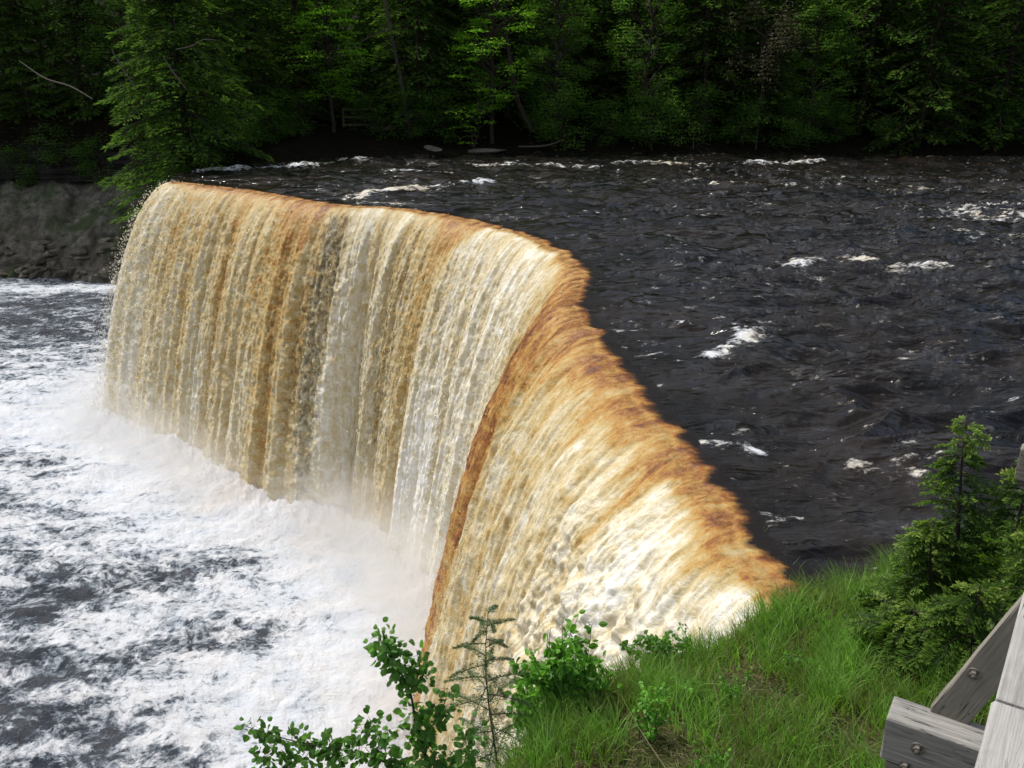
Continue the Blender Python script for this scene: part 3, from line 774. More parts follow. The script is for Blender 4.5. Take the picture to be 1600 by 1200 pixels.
for i, (px, Yd, k, s_, lab) in enumerate([(580, 75.2, 'bush0', .8, 'low green bush just right of the little far railing'), (470, 73.5, 'bush1', .7, 'low bush below the far railing, on the left'),
        (880, 73.2, 'bush1', 1.0, 'rounded green bush at the water edge under the mid green maple'), (1020, 73.4, 'bush0', 1.1, 'green bush under the tiered green tree'),
        (1240, 73.5, 'bush1', .9, 'small green bush under the tree right of the dead tree'), (1390, 73.6, 'bush0', .55, 'tiny bush low on the dark bank at right')]):
    tree('bush', k, px, Yd, lab, 'bush', 'bushes along the far bank', s_)
# second and third rows: nothing tells these apart in the shade
rr = random.Random(3)
for row, (Yd, dx) in enumerate(((84, 92), (93, 100), (106, 120))):
    x = -120 + row * 40
    while x < 1800:
        px = x + rr.uniform(-25, 25); yy = Yd + rr.uniform(-2.5, 2.5)
        X_ = (px - 800) / FP * (yy * math.cos(TH))
        if not (px < 330 and yy < 104):
            tree('hemlock_tree', rr.choice(['con0', 'con1', 'con2', 'con3']), px, yy if px > 330 else yy + 9, 'dark hemlock in the shaded forest behind the front trees of the far bank', 'tree',
                 'shaded forest trees behind the far bank', rr.uniform(.95, 1.15), rr.uniform(0, 6.28))
        x += dx

for i, (px, Yd, key, lab) in enumerate([(-60, 106, 'con3', 'hemlock above the left cliff, partly cut by the picture edge'), (45, 105.5, 'con0', 'dark hemlock on the cliff edge above the left rock pile'), (95, 107.5, 'brd1', 'shaded broadleaf tree on the cliff above the grey slope'),
        (170, 106.5, 'con2', 'dark hemlock on the cliff behind the boughs that overhang the falls'), (240, 94, 'con3', 'dark hemlock directly behind the one overhanging the falls'), (300, 82, 'brd2', 'broad green tree behind the left end of the falls'),
        (345, 72, 'con0', 'hemlock whose lower boughs reach the first foam streak')]):
    tree('hemlock_tree' if 'con' in key else 'maple_tree', key, px, Yd, lab, 'tree', G1, 1.0)
for i, (px, Yd, k, s_, lab) in enumerate([(10, 103.6, 'bush1', 1.0, 'dark bush on the cliff edge at the picture left'), (75, 103.4, 'bush0', 1.2, 'dark bush on the cliff edge above the grey slope'), (140, 103.2, 'bush1', 1.1, 'bush on the cliff edge left of the falls'),
        (290, 60.5, 'bush0', .7, 'bush rooted beside the very end of the falls rim'), (330, 62.5, 'bush0', .8, 'low leafy bush behind the left end of the falls rim'), (372, 67, 'bush1', .8, 'bush on the bank behind the first long foam streak'), (420, 71, 'bush0', .9, 'bush at the water edge left of the far railing'),
        (640, 74.5, 'bush1', .8, 'dark bush between the far railing and the pale ledge'), (690, 75, 'bush0', 1.0, 'bush behind the pale ledge under the lime sapling'), (950, 74.5, 'bush0', .9, 'bush in the dark gap right of the rounded green bush'),
        (1100, 74.8, 'bush1', .9, 'bush behind the thin white stem'), (1165, 74.6, 'bush0', .9, 'bush below the dead tree'), (1310, 74.8, 'bush0', .8, 'bush in the dark gap below the hemlock with bare trunk'),
        (1480, 74, 'bush1', .7, 'bush under the wide low hemlock boughs'), (1570, 74.2, 'bush0', .9, 'rightmost bush at the far water edge')]):
    tree('bush', k, px, Yd, lab, 'bush', 'bushes along the far bank', s_)
def forest_mass():
    N = 110000
    x = R.uniform(-75, 85, N); y = 90 + 30 * R.random(N)**1.4
    hz = R.random(N) * 19
    lump = fbm(x * .25, hz * .3, y * .15, 3)
    ok = (lump > -.12) & ~((x < -22) & (y < 104)); x, y, hz, lump = x[ok], y[ok], hz[ok], lump[ok]
    z = far_height(x, y) + hz + .2; n = len(x)
    c = np.stack([x, y, z], 1); a = unit(R.normal(size=(n, 3)) * [1, 1, .4] - [0, 0, .3]) * (.5 + .5 * R.random(n))[:, None]
    b = unit(np.cross(a, randdir(n) + [0, 0, 1.5])) * (.16 + .12 * R.random(n))[:, None]
    V, F, t = cards(c, a, b, np.clip(.3 + lump * .8 + .15 * R.normal(size=n), 0, 1))
    tag(mk('forest', V, F, M_con, attrs={'tint': t}), 'dark mass of woodland deep behind the trees of the far bank', 'forest', kind='stuff')
forest_mass()

# bare trunks and limbs in front of the dark wood
def limb(name, pts, rads, mat, label, cat):
    p = np.array([PY(a, b, c) for a, b, c in pts])
    o0 = p[0].copy()
    t = np.linspace(0, len(p) - 1, 5 * len(p)); q = catmull3(p, t)
    V, F = tube([(q - o0, np.interp(t, range(len(p)), rads))], 7)
    o = mk(name, V, F, mat, smooth=True); o.location = o0
    return tag(o, label, cat)
def catmull3(c, k): return catmull(c, k)
limb('leaning_trunk', [(640, 200, 76.0), (629, 138, 75.8), (615, 70, 75.6), (595, -30, 75.5)], [.2, .17, .14, .10], M_pale, 'slim pale trunk leaning left above the far railing', 'tree trunk')
limb('bare_limb', [(604, 45, 75.5), (570, 62, 75.0), (540, 80, 74.5), (515, 92, 74.2)], [.07, .055, .045, .02], M_pale, 'bare pale limb reaching down left from the leaning trunk', 'branch')
limb('leaning_trunk', [(832, 205, 74.6), (810, 160, 74.3), (800, 110, 74.0), (790, 50, 74.0)], [.26, .2, .16, .1], M_bark, 'dark crooked trunk of the bright lime tree by the water', 'tree trunk')
limb('bare_limb', [(30, 95, 88), (70, 122, 86), (110, 135, 84), (145, 155, 82)], [.04, .07, .07, .04], M_pale, 'long bare branch crossing the dark gap at far left', 'branch')
limb('bare_limb', [(175, 78, 58.5), (190, 105, 58.2), (212, 137, 58.0)], [.03, .05, .03], M_pale, 'left of the two bare sticks in the hemlock over the falls', 'branch')
limb('bare_limb', [(255, 88, 58.5), (272, 115, 58.2), (292, 140, 58.0)], [.03, .05, .03], M_pale, 'right of the two bare sticks in the hemlock over the falls', 'branch')
limb('bare_limb', [(275, 77, 59), (300, 72, 59), (318, 62, 59), (338, 63, 59)], [.02, .04, .03, .02], M_pale, 'short crooked bare branch at the right side of the hemlock over the falls', 'branch')
limb('thin_stem', [(1083, 232, 73.0), (1084, 210, 73.0), (1082, 190, 73.1)], [.04, .035, .02], M_pale, 'thin white stem standing at the water edge of the far bank', 'stem')
limb('fallen_log', [(810, 229, 72.4), (850, 228, 72.3), (880, 219, 72.5)], [.06, .09, .05], M_pale, 'fallen branch lying along the far water edge', 'log')
limb('bare_limb', [(1475, 120, 74.0), (1492, 100, 74.2), (1512, 85, 74.4)], [.02, .04, .03], M_pale, 'short bare stick in the hemlock boughs at right', 'branch')

# ------------------------------------------------------------------ rocks
M_rock = rock_mat('tan_shore_rock', (.055, .047, .036), (.15, .13, .10), (.32, .29, .22), 1.4, 1.0)
def rock(name, loc, size, seed, label, group=None, rz=0, mat=None):
    r = np.random.default_rng(seed)
    bmv, bmf = ico()
    v = bmv.copy()
    for _ in range(7):
        d = unit(r.normal(size=3)); h = r.uniform(.45, .85)
        k = np.clip(v @ d - h, 0, None); v -= k[:, None] * d
    v += .05 * fbm(v[:, 0] * 3 + seed, v[:, 1] * 3, v[:, 2] * 3, 3)[:, None] * v
    v *= np.array(size)
    o = mk(name, v, bmf, mat or M_rock, smooth=False); o.location = loc; o.rotation_euler = (r.uniform(-.25, .25), r.uniform(-.25, .25), rz)
    return tag(o, label, 'rock', group)
_ico = None
def ico():
    global _ico
    if _ico is None:
        import bmesh
        b = bmesh.new(); bmesh.ops.create_icosphere(b, subdivisions=3, radius=1)
        _ico = (np.array([v.co[:] for v in b.verts]), np.array([[v.index for v in f.verts] for f in b.faces]))
        b.free()
    return _ico
ZR = -HF + .3
named = [((40, 402), 1.5, (1.9, .5, .6), 'long pale slab of rock at the left of the shore jumble'), ((175, 424), 0, (1.5, 1.2, .75), 'dark brown rock block at the water edge beside the falls'),
         ((122, 392), 1.2, (1.2, .7, .5), 'flat tan rock in the middle of the shore jumble'), ((3, 392), 1.2, (1.1, .7, .6), 'tan rock cut by the left edge of the picture')]
def hit(px, py, Y0=72, Y1=125):
    Ys = np.linspace(Y0, Y1, 400); dx, dy, dz = ray(px, py); t = Ys / dy
    zz = CH + dz * t; g = np.maximum(far_height(dx * t, Ys), -HF); k = np.argmax(g >= zz)
    return dx * t[k], Ys[k], g[k]
for i, ((px, py), dz, sz, lab) in enumerate(named):
    x, y, z = hit(px, py + 6); rock('rock', (x, y, z + .2), sz, 40 + i, lab, 'rocks along the left shore', rz=[.5, .2, -.2, 1][i])
for i in range(84):
    px = random.uniform(-60, 215); py = 434 - 58 * random.random()**1.6
    x, y, z = hit(px, py); s_ = random.uniform(.22, .8)
    rock('rock', (x, y, z + .12 * s_), (s_ * random.uniform(1, 1.9), s_, s_ * random.uniform(.35, .75)), 60 + i, 'broken brown rock in the jumble of stones along the left shore', 'rocks along the left shore', random.uniform(0, 3))
for i, (px, py, sx, lab) in enumerate([(690, 227, 1.5, 'flat grey ledge at the far water edge below the lime sapling'), (760, 226, 1.8, 'second flat ledge right of it along the far water edge')]):
    x, y, z = P(px, py, .1); y = min(y, 72.8); x = (px - 800) / FP * y * .96
    rock('rock_ledge', (x, 72.6, .45), (sx, .8, .22), 90 + i, lab, 'ledges at the far water edge', 0)

# ------------------------------------------------------------------ little railing on the far bank
def box(name, size, loc, mat, parent, rot=(0, 0, 0), bev=.01):
    import bmesh
    b = bmesh.new(); bmesh.ops.create_cube(b, size=1)
    for v in b.verts: v.co = Vector((v.co.x * size[0], v.co.y * size[1], v.co.z * size[2]))
    bmesh.ops.bevel(b, geom=b.edges[:], offset=bev, segments=2, affect='EDGES', profile=.5)
    me = bpy.data.meshes.new(name); b.to_mesh(me); b.free(); me.materials.append(mat)
    o = bpy.data.objects.new(name, me); col.objects.link(o); o.parent = parent; o.location = loc; o.rotation_euler = rot
    return o
def wood_mat(name, dark, lite, along=(1.2, 14, 14), crack=True, obj=True):
    n = NT(name)
    p = n.pos(obj=True)
    pg = n.vmath('MULTIPLY', p, along).outputs[0]
    g = n.noise(pg, 4, 8, .7, .6); g2 = n.noise(n.vmath('MULTIPLY', p, (.6, 45, 45)).outputs[0], 3, 3, .6)
    k = n.noise(n.vmath('MULTIPLY', p, (1.1, 16, 16)).outputs[0], 2.2, 4, .5, 1.2)
    st = n.noise(p, 7, 5, .65)
    q = n.math('ADD', n.math('MULTIPLY', g.outputs[0], .6), n.math('MULTIPLY', g2.outputs[0], .4))
    c = n.ramp(q, [(.3, dark), (.66, lite)])
    c = n.mix(n.mr(st.outputs[0], .55, .75, 0, .35), c.outputs[0], dark)
    cm = n.mr(n.math('ABSOLUTE', n.math('SUBTRACT', k.outputs[0], .5)), .0, .012, 1, 0)
    cmask = n.math('MULTIPLY', cm, n.mr(n.noise(p, 5, 2).outputs[0], .5, .58))
    c2 = n.mix(n.math('MULTIPLY', cmask, .85), c, (.02, .018, .015))
    h = n.math('SUBTRACT', q, n.math('MULTIPLY', cmask, 1.2))
    return n.done(n.bsdf(c2, .85, Normal=n.bump(h, .8, .006)))
M_wood = wood_mat('weathered_grey_timber', (.19, .18, .165), (.47, .455, .425))
M_wood3 = wood_mat('shade_toned_timber', (.12, .112, .10), (.38, .365, .335))  # grey timber with the shade of the beam's front put into its colour
M_wood2 = wood_mat('weathered_brown_timber', (.13, .117, .09), (.29, .265, .215))
M_fence = wood_mat('old_far_railing_timber', (.05, .045, .025), (.13, .115, .06))
yf = 76.2
c0 = PY(562, 184, yf)
fr = empty('wooden_railing', (c0[0], yf, gz(c0[0], yf)))
tag(fr, 'small weathered wooden railing half hidden under the trees on the far bank', 'railing')
g0 = gz(c0[0], yf)
for sx in (-1, 1): box('post', (.14, .14, 3.4), (sx * 1.35, 0, c0[2] - g0 - 1.0), M_fence, fr)
for i, dz in enumerate((.68, .05, -.55)): box('rail', (2.9, .05, .16), (0, -.1, c0[2] - g0 + dz), M_fence, fr)

# ------------------------------------------------------------------ viewing platform timbers (near right)
plat = empty('viewing_platform', (1.6, 2.4, 0))
tag(plat, 'grey weathered timber railing with bolted brace at the lower right corner', 'railing')
def beam(name, a, b, w, h, mat, parent=plat, up=(0, 0, 1), bev=.006):
    """box from a to b, w wide, h deep, local x along it"""
    a = Vector(a); b = Vector(b); d = b - a; L = d.length; d.normalize()
    y = Vector(up).cross(d).normalized(); z = d.cross(y)
    from mathutils import Matrix
    import bmesh
    bm = bmesh.new(); nseg = 14
    bmesh.ops.create_cube(bm, size=1)
    for v in bm.verts: v.co = Vector((v.co.x * L, v.co.y * w, v.co.z * h))
    bmesh.ops.subdivide_edges(bm, edges=[e for e in bm.edges if abs(e.verts[0].co.x - e.verts[1].co.x) > .5 * L], cuts=nseg)
    sharp = [e for e in bm.edges if len(e.link_faces) == 2 and e.link_faces[0].normal.dot(e.link_faces[1].normal) < .5]
    bmesh.ops.bevel(bm, geom=sharp, offset=bev, segments=2, affect='EDGES', profile=.5)
    for v in bm.verts:
        v.co += Vector([random.uniform(-1, 1) * .0012 for _ in range(3)])
    me = bpy.data.meshes.new(name); bm.to_mesh(me); bm.free(); me.materials.append(mat)
    for p in me.polygons: p.use_smooth = False
    o = bpy.data.objects.new(name, me); col.objects.link(o); o.parent = parent
    m = Matrix((d, y, z)).transposed().to_4x4(); m.translation = (a + b) / 2 - Vector(parent.location)
    o.matrix_local = m
    return o
rd = Vector((.57, .82, 0)).normalized(); ro = Vector((-.82, .57, 0)).normalized()      # along / outwards
# hand rail: left edge passes (.706,1.09) and (.82,1.25) at z = 5
RW = .185
def rail_c(s, z=5.0): return Vector((.706, 1.09, z)) + rd * s - ro * RW / 2
J = .20
beam('handrail', rail_c(-1.6, 4.975), rail_c(J - .002, 4.975), RW, .05, M_wood)
beam('handrail', rail_c(J + .002, 4.975) - ro * .003, rail_c(4.6, 4.975) - ro * .003, RW, .05, M_wood)
# cross beam stub at deck level, top z = 3.9
b0 = Vector(P(1391, 1104, 3.9)); bd = (Vector(P(1527, 1150, 3.9)) - b0).normalized()
b0.z -= .085
beam('cross_beam', b0, b0 + bd * 1.7, .145, .17, M_wood3)
b1 = b0 - Vector((0, 0, .175)); beam('cross_beam', b1 + bd * .02, b1 + bd * 1.7, .14, .17, M_wood2)
# brace
f0 = Vector(P(1483, 1116, 3.9)); f1 = f0 + bd * .402 + Vector((0, 0, 1.04))
side = bd.cross(Vector((0, 0, 1))).normalized()
br = beam('brace', f0 - (f1 - f0).normalized() * .02, f1, .045, .118, M_wood2, up=side.cross(f1 - f0))
M_bolt = NT('rusty_bolt'); _n = M_bolt.noise(M_bolt.pos(obj=True), 60, 3)
M_bolt = M_bolt.done(M_bolt.bsdf(M_bolt.ramp(_n.outputs[0], [(.4, (.10, .085, .07)), (.6, (.28, .26, .23))]).outputs[0], .55, Metallic=.6))
def bolt(loc, nrm_, r=.018):
    import bmesh
    from mathutils import Matrix
    bm = bmesh.new()
    bmesh.ops.create_cone(bm, cap_ends=True, segments=20, radius1=r * 1.35, radius2=r * 1.3, depth=.005)
    r2 = bmesh.ops.create_cone(bm, cap_ends=True, segments=6, radius1=r * .8, radius2=r * .78, depth=.014)
    for v in r2['verts']: v.co.z += .009
    r3 = bmesh.ops.create_cone(bm, cap_ends=True, segments=12, radius1=r * .4, radius2=r * .36, depth=.03)
    for v in r3['verts']: v.co.z += .016
    me = bpy.data.meshes.new('bolt'); bm.to_mesh(me); bm.free(); me.materials.append(M_bolt)
    o = bpy.data.objects.new('bolt', me); col.objects.link(o); o.parent = plat
    q = Vector((0, 0, 1)).rotation_difference(Vector(nrm_)).to_matrix().to_4x4(); q.translation = Vector(loc) - Vector(plat.location)
    o.matrix_local = q
# face of the beam that looks to the camera
def on_plane(px, py, p0, nn_):
    d = Vector(ray(px, py)); o = Vector((0, 0, CH)); t = (p0 - o).dot(nn_) / d.dot(nn_); return o + d * t
fn = -bd.cross(Vector((0, 0, 1))).normalized()
if fn.y > 0: fn = -fn
bolt(on_plane(1434, 1170, b0 + fn * .0735, fn), fn)
bolt(on_plane(1415, 1197, b1 + fn * .071, fn), fn)
bolt(on_plane(1522, 1053, (f0 + f1) / 2 + fn * .0235, fn), fn, .017)
# rail of the next section, lapped over, seen at the right edge
e0 = Vector(PY(1591, 720, 2.4)); beam('upper_rail', e0, e0 - ro * 1.0, .05, .10, M_wood2)
# supports and decking further back (out of the frame)
for s_ in (-.2, 2.2, 4.4):
    c_ = rail_c(s_) - ro * .12
    if s_ != 2.2: beam('post', (c_.x, c_.y, .2), (c_.x, c_.y, 4.93), .13, .13, M_wood2, up=(1, 0, 0))
for j in range(9):
    a = rail_c(-1.6, 4.02) - ro * (.35 + .16 * j); beam('deck_board', a, a + rd * 6.2, .14, .035, M_wood)

# ------------------------------------------------------------------ near shrubs
M_cedar = leaf_mat('cedar_sprays', [(0, (.02, .05, .01)), (.4, (.06, .12, .018)), (.75, (.17, .27, .04)), (1, (.32, .38, .09))], .42, .15)
M_asp = leaf_mat('aspen_leaves', [(0, (.05, .11, .02)), (.5, (.10, .23, .045)), (1, (.18, .36, .09))], .5, .3, .45)
M_shrub = leaf_mat('bright_shrub_leaves', [(0, (.05, .13, .015)), (.5, (.11, .28, .03)), (1, (.20, .44, .06))], .45, .3, .45)
M_spr = leaf_mat('pale_spruce_needles', [(0, (.05, .09, .035)), (1, (.16, .23, .10))], .15, .2, .6)
M_twig = bark_mat('dark_twig_bark', (.03, .024, .018), (.09, .075, .06), 20)

def shrub(name, loc, tubes, leaves, leafmat, label, cat, group=None, seg=6, bark=None, shape=None):
    root = empty(name, loc); tag(root, label, cat, group)
    V, F = tube(tubes, seg); mk('trunk', V, F, bark or M_twig, root, smooth=True)
    V, F, t = leaves; mk('crown', V, F, leafmat, root, attrs={'tint': t})
    return root
def cedar(loc, H, RR, seed, label, fronds=230, z0=.1, lean=(0, 0), open_top=0.0):
    global R
    R = np.random.default_rng(seed)
    s = np.linspace(0, 1, 8)
    tr = np.stack([lean[0] * s**1.5 + .03 * np.sin(5 * s), lean[1] * s**1.5, -.3 + (H + .3) * s], 1)
    paths = [(tr, np.linspace(.035, .004, 8) * (.6 + H / 4))]
    Cs, As, Bs, Ts = [], [], [], []
    for i in range(fronds):
        f = (i + R.random()) / fronds
        z = z0 + (H - z0) * f
        Lb = (RR * (1 - f)**.75 * R.uniform(.35, 1.3) + .12)
        az = i * 2.4 + R.normal(0, .4); d = np.array([math.cos(az), math.sin(az), 0]); pd = np.array([-d[1], d[0], 0])
        b0_ = np.array([np.interp(z, tr[:, 2], tr[:, 0]), np.interp(z, tr[:, 2], tr[:, 1]), z])
        q = np.linspace(0, 1, 6)
        up = R.uniform(.1, .55)
        bx = b0_ + d * (Lb * q)[:, None]; bx[:, 2] += Lb * (up * q - .45 * q * q)
        paths.append((bx, np.linspace(.006, .0015, 6)))
        roll = R.normal(0, .5); lat = pd * math.cos(roll) + np.array([0, 0, 1]) * math.sin(roll)
        # pinnate flat spray: side sprigs, each with small scales
        ns = int(9 + Lb * 26)
        for sd in (-1, 1):
            qs = np.linspace(.2, 1, ns) + R.normal(0, .01, ns)
            c = np.stack([np.interp(qs, q, bx[:, j]) for j in range(3)], 1)
            sl = (.04 + .17 * Lb * np.sin(np.clip(qs, 0, 1) * 2.6)**.8) * R.uniform(.7, 1.2, ns)
            dirn = unit(d * .75 + lat * sd + np.array([0, 0, -.15]) + R.normal(0, .12, (ns, 3)))
            for kk in range(5):
                ff = (kk + .3) / 5
                cc = c + dirn * (sl * ff)[:, None]
                a = unit(dirn + (d * .6 - lat * sd * .1) * (1 if kk % 2 else -.2) + R.normal(0, .25, (ns, 3))) * (sl * .42 + .012)[:, None]
                b = unit(np.cross(a, np.cross(d, lat) + R.normal(0, .25, (ns, 3)))) * (.006 + .005 * R.random(ns))[:, None]
                Cs.append(cc); As.append(a); Bs.append(b)
                Ts.append(np.clip(.28 + .38 * qs * ff + .16 * R.normal() + .10 * R.normal(size=ns) + .25 * (f > .85), 0, 1))
    C, A, B, T = map(np.concatenate, (Cs, As, Bs, Ts))
    shrub('cedar', loc, paths, cards(C, A, B, T), M_cedar, label, 'shrub', 'young cedars by the platform')
def gpt(px, Yd):
    x = (px - 800) / FP * (Yd * math.cos(TH) + 5.5 * math.sin(TH)); return (x, Yd, float(nzh([x], [Yd])[0]))
cedar(gpt(1485, 9.0), 2.15, .5, 301, 'tallest young cedar with a thin forked top, right of the grass', 75, lean=(-.12, 0))
cedar(gpt(1560, 8.6), 1.75, .6, 302, 'young cedar with a dark curved stem by the right edge', 70, lean=(.1, 0))
cedar(gpt(1445, 8.7), 1.15, .5, 303, 'bushy young cedar on the left of the clump', 60)
cedar(gpt(1510, 7.4), .95, .6, 304, 'low spreading cedar in front, above the bolted beam', 55)
cedar(gpt(1425, 7.7), .55, .5, 305, 'lowest cedar with yellowish sprays beside the grass', 70)
cedar(gpt(1590, 7.6), 1.5, .7, 306, 'cedar behind the diagonal brace', 50)
cedar(gpt(1385, 8.3), .38, .35, 307, 'small brownish cedar tuft at the left of the cedars', 70)

def leafy(name, loc, stems, leafsize, n_per_m, mat, label, cat, seed, tintr=(.2, .9), droop=.5, clump=.05, group=None, shape='round', wid=.42):
    """stems: list of polylines (local) with radius; leaves set along them"""
    global R
    R = np.random.default_rng(seed)
    paths, Cs, As, Bs, Ts = [], [], [], [], []
    for pts, r0, lf0 in stems:
        pts = np.asarray(pts, float); kk = np.linspace(0, len(pts) - 1, 5 * len(pts)); q = catmull3(pts, kk)
        paths.append((q, np.linspace(r0, max(r0 * .25, .0012), len(q))))
        seg = np.linalg.norm(np.diff(q, axis=0), axis=1); L = seg.sum(); cum = np.concatenate([[0], np.cumsum(seg)])
        n = max(3, int(L * (1 - lf0) * n_per_m))
        # leaves come in tight bunches at short shoots
        nb = max(2, n // 7); bc = lf0 * L + (1 - lf0) * L * R.random(nb)
        w = bc[R.integers(0, nb, n)] + R.normal(0, .012, n); w = np.clip(w, lf0 * L, L)
        w[:2] = L
        c = np.stack([np.interp(w, cum, q[:, j]) for j in range(3)], 1)
        boff = {}
        off = randdir(n) * (clump * (.3 + R.random(n)))[:, None]
        c2 = c + off
        for j in range(0, n, 3): paths.append((np.stack([c[j], c2[j]]), [.0012, .0008]))
        a = unit(off / clump + R.normal(0, .5, (n, 3)) + np.array([0, 0, -droop])) * (leafsize * R.uniform(.65, 1.15, n))[:, None]
        b = unit(np.cross(a, randdir(n) + np.array([0, -.5, .8]))) * (np.linalg.norm(a, axis=1) * wid)[:, None]
        Cs.append(c2); As.append(a); Bs.append(b); Ts.append(np.clip(R.uniform(*tintr, n) + .1 * R.normal(), 0, 1))
    C, A, B, T = map(np.concatenate, (Cs, As, Bs, Ts))
    return shrub(name, loc, paths, cards(C, A, B, T, shape, .06 if shape == 'round' else 0), mat, label, cat, group)
def LOC(px, py, Yd, o): v = PY(px, py, Yd); return (v[0] - o[0], v[1] - o[1], v[2] - o[2])
# aspen sapling leaning over the drop, rooted on the cliff slope below the frame
ax, ay = -.75, 4.9; ao = (ax, ay, float(nzh([ax], [ay])[0]))
def A_(px, py, Yd=4.9): return LOC(px, py, Yd, ao)
ast = [([(0, 0, -.2), A_(700, 1420), A_(690, 1260), A_(668, 1190), A_(650, 1130), A_(640, 1080), A_(615, 1030), A_(598, 990)], .016, .55),
       ([A_(640, 1090), A_(655, 1050), A_(650, 1015)], .003, .2), ([A_(660, 1160), A_(690, 1110), A_(700, 1075)], .004, .3), ([A_(690, 1260), A_(725, 1190), A_(735, 1130)], .005, .4),
       ([A_(700, 1320), A_(640, 1215), A_(560, 1178), A_(490, 1165), A_(430, 1150), A_(385, 1135)], .008, .3), ([A_(490, 1165), A_(470, 1190), A_(440, 1200)], .003, .2),
       ([A_(560, 1178), A_(565, 1145), A_(580, 1130)], .003, .2), ([A_(430, 1150), A_(425, 1175), A_(410, 1185)], .003, .1), ([A_(610, 1200), A_(590, 1160), A_(605, 1140)], .003, .2),
       ([A_(660, 1160), A_(680, 1180), A_(690, 1200)], .003, 0), ([A_(640, 1215), A_(670, 1200), A_(700, 1180)], .003, 0), ([A_(615, 1030), A_(600, 1010), A_(590, 985)], .002, 0), ([A_(520, 1170), A_(520, 1195), A_(500, 1210)], .002, 0)]
leafy('aspen_sapling', ao, ast, .056, 250, M_asp, 'dark green aspen sapling with small round leaves over the foam at the bottom', 'sapling', 401, (.1, .9), .5, .075)
# pale spruce sapling
sx_, sy_ = -.15, 6.6; so = (sx_, sy_, float(nzh([sx_], [sy_])[0]))
def spruce(loc, top, seed, label):
    global R
    R = np.random.default_rng(seed)
    s = np.linspace(0, 1, 9)[:, None]; tr = np.array([0, 0, -.2]) + (np.array(top) - np.array([0, 0, -.2])) * s; tr[:, 0] += .05 * np.sin(6 * s[:, 0])
    H = top[2]; paths = [(tr, np.linspace(.02, .003, 9))]; Cs, As, Bs = [], [], []
    for i in range(46):
        f = .25 + .75 * (i + .5) / 46; b0_ = np.array([np.interp(f, s[:, 0], tr[:, j]) for j in range(3)])
        Lb = .8 * (1.08 - f)**.6 * R.uniform(.6, 1.1); az = i * 2.4; d = np.array([math.cos(az), math.sin(az), R.uniform(-.1, .35)])
        q = np.linspace(0, 1, 6)[:, None]; bx = b0_ + d * Lb * q - np.array([0, 0, 1]) * (.25 * Lb * q * q); paths.append((bx, np.linspace(.005, .0015, 6)))
        for sd in (-1, 0, 1):
            n = int(70 + 240 * Lb); w = R.random(n); c = np.stack([np.interp(w, q[:, 0], bx[:, j]) for j in range(3)], 1)
            pd = np.cross(unit(d), [0, 0, 1])
            tw = R.choice([0, .3, .6, .9], n); wl = (.22 * Lb * (1 - w))
            c = c + pd * (sd * wl * R.random(n))[:, None] + d * .02
            a = unit(d + pd * sd * .8 + R.normal(0, .5, (n, 3))) * (.022 + .012 * R.random(n))[:, None]
            b = unit(np.cross(a, randdir(n))) * .0026
            Cs.append(c); As.append(a); Bs.append(b)
    C, A, B = map(np.concatenate, (Cs, As, Bs)); T = R.random(len(C))
    shrub('spruce_sapling', loc, paths, cards(C, A, B, T), M_spr, label, 'sapling')
tp = LOC(765, 955, 6.9, so)
spruce(so, tp, 410, 'thin pale grey green spruce sapling in front of the orange water')
# bright green shrub
def bushstems(o, tips, base, r=.006, lf=.25):
    out = []
    for (px, py, Yd) in tips:
        t = np.array(LOC(px, py, Yd, o)); b = np.array(base) + np.array([random.uniform(-.08, .08), random.uniform(-.08, .08), 0])
        m = b + (t - b) * .5 + np.array([random.uniform(-.06, .06), random.uniform(-.05, .05), .08])
        out.append(([tuple(b), tuple(m), tuple(t)], r, lf))
    return out
def shrub_fill(o, px0, px1, pyf, n, Y0, Y1, seed):
    rr_ = random.Random(seed); out = []
    for _ in range(n):
        px = rr_.uniform(px0, px1); y0, y1 = pyf(px); out.append((px, rr_.uniform(y0, y1), rr_.uniform(Y0, Y1)))
    return out
bx_, by_ = .55, 7.25; bo = (bx_, by_, float(nzh([bx_], [by_])[0]))
tips = shrub_fill(bo, 800, 965, lambda p: (985 + abs(p - 880) * .55 + 6, 1130), 95, 6.9, 7.6, 5) + [(880, 965, 7.2), (905, 960, 7.3), (858, 985, 7.1), (925, 975, 7.2)]
leafy('leafy_shrub', bo, bushstems(bo, tips, (0, 0, -.1)),   .082, 85, M_shrub, 'bright green leafy shrub at the grass edge in front of the falls', 'shrub', 420, (.1, 1), .45, .05, wid=.33)
cx_, cy_ = 1.55, 8.0; co = (cx_, cy_, float(nzh([cx_], [cy_])[0]))
tips = shrub_fill(co, 975, 1090, lambda p: (992, 1035), 22, 7.8, 8.2, 6)
leafy('leafy_shrub', co, bushstems(co, tips, (0, 0, -.05)), .07, 70, M_asp, 'small darker green shrub at the cliff edge beside the white water', 'shrub', 421, (.3, 1), .4, .04, wid=.36)
dx_, dy_ = 1.2, 6.4; do = (dx_, dy_, float(nzh([dx_], [dy_])[0]))
tips = shrub_fill(do, 985, 1080, lambda p: (1055, 1110), 10, 6.3, 6.8, 8)
leafy('low_plant', do, bushstems(do, tips, (0, 0, -.05), .004), .05, 60, M_shrub, 'small bright leafy plant among the brown grass', 'plant', 422, (.3, 1), .3, .03, wid=.36)
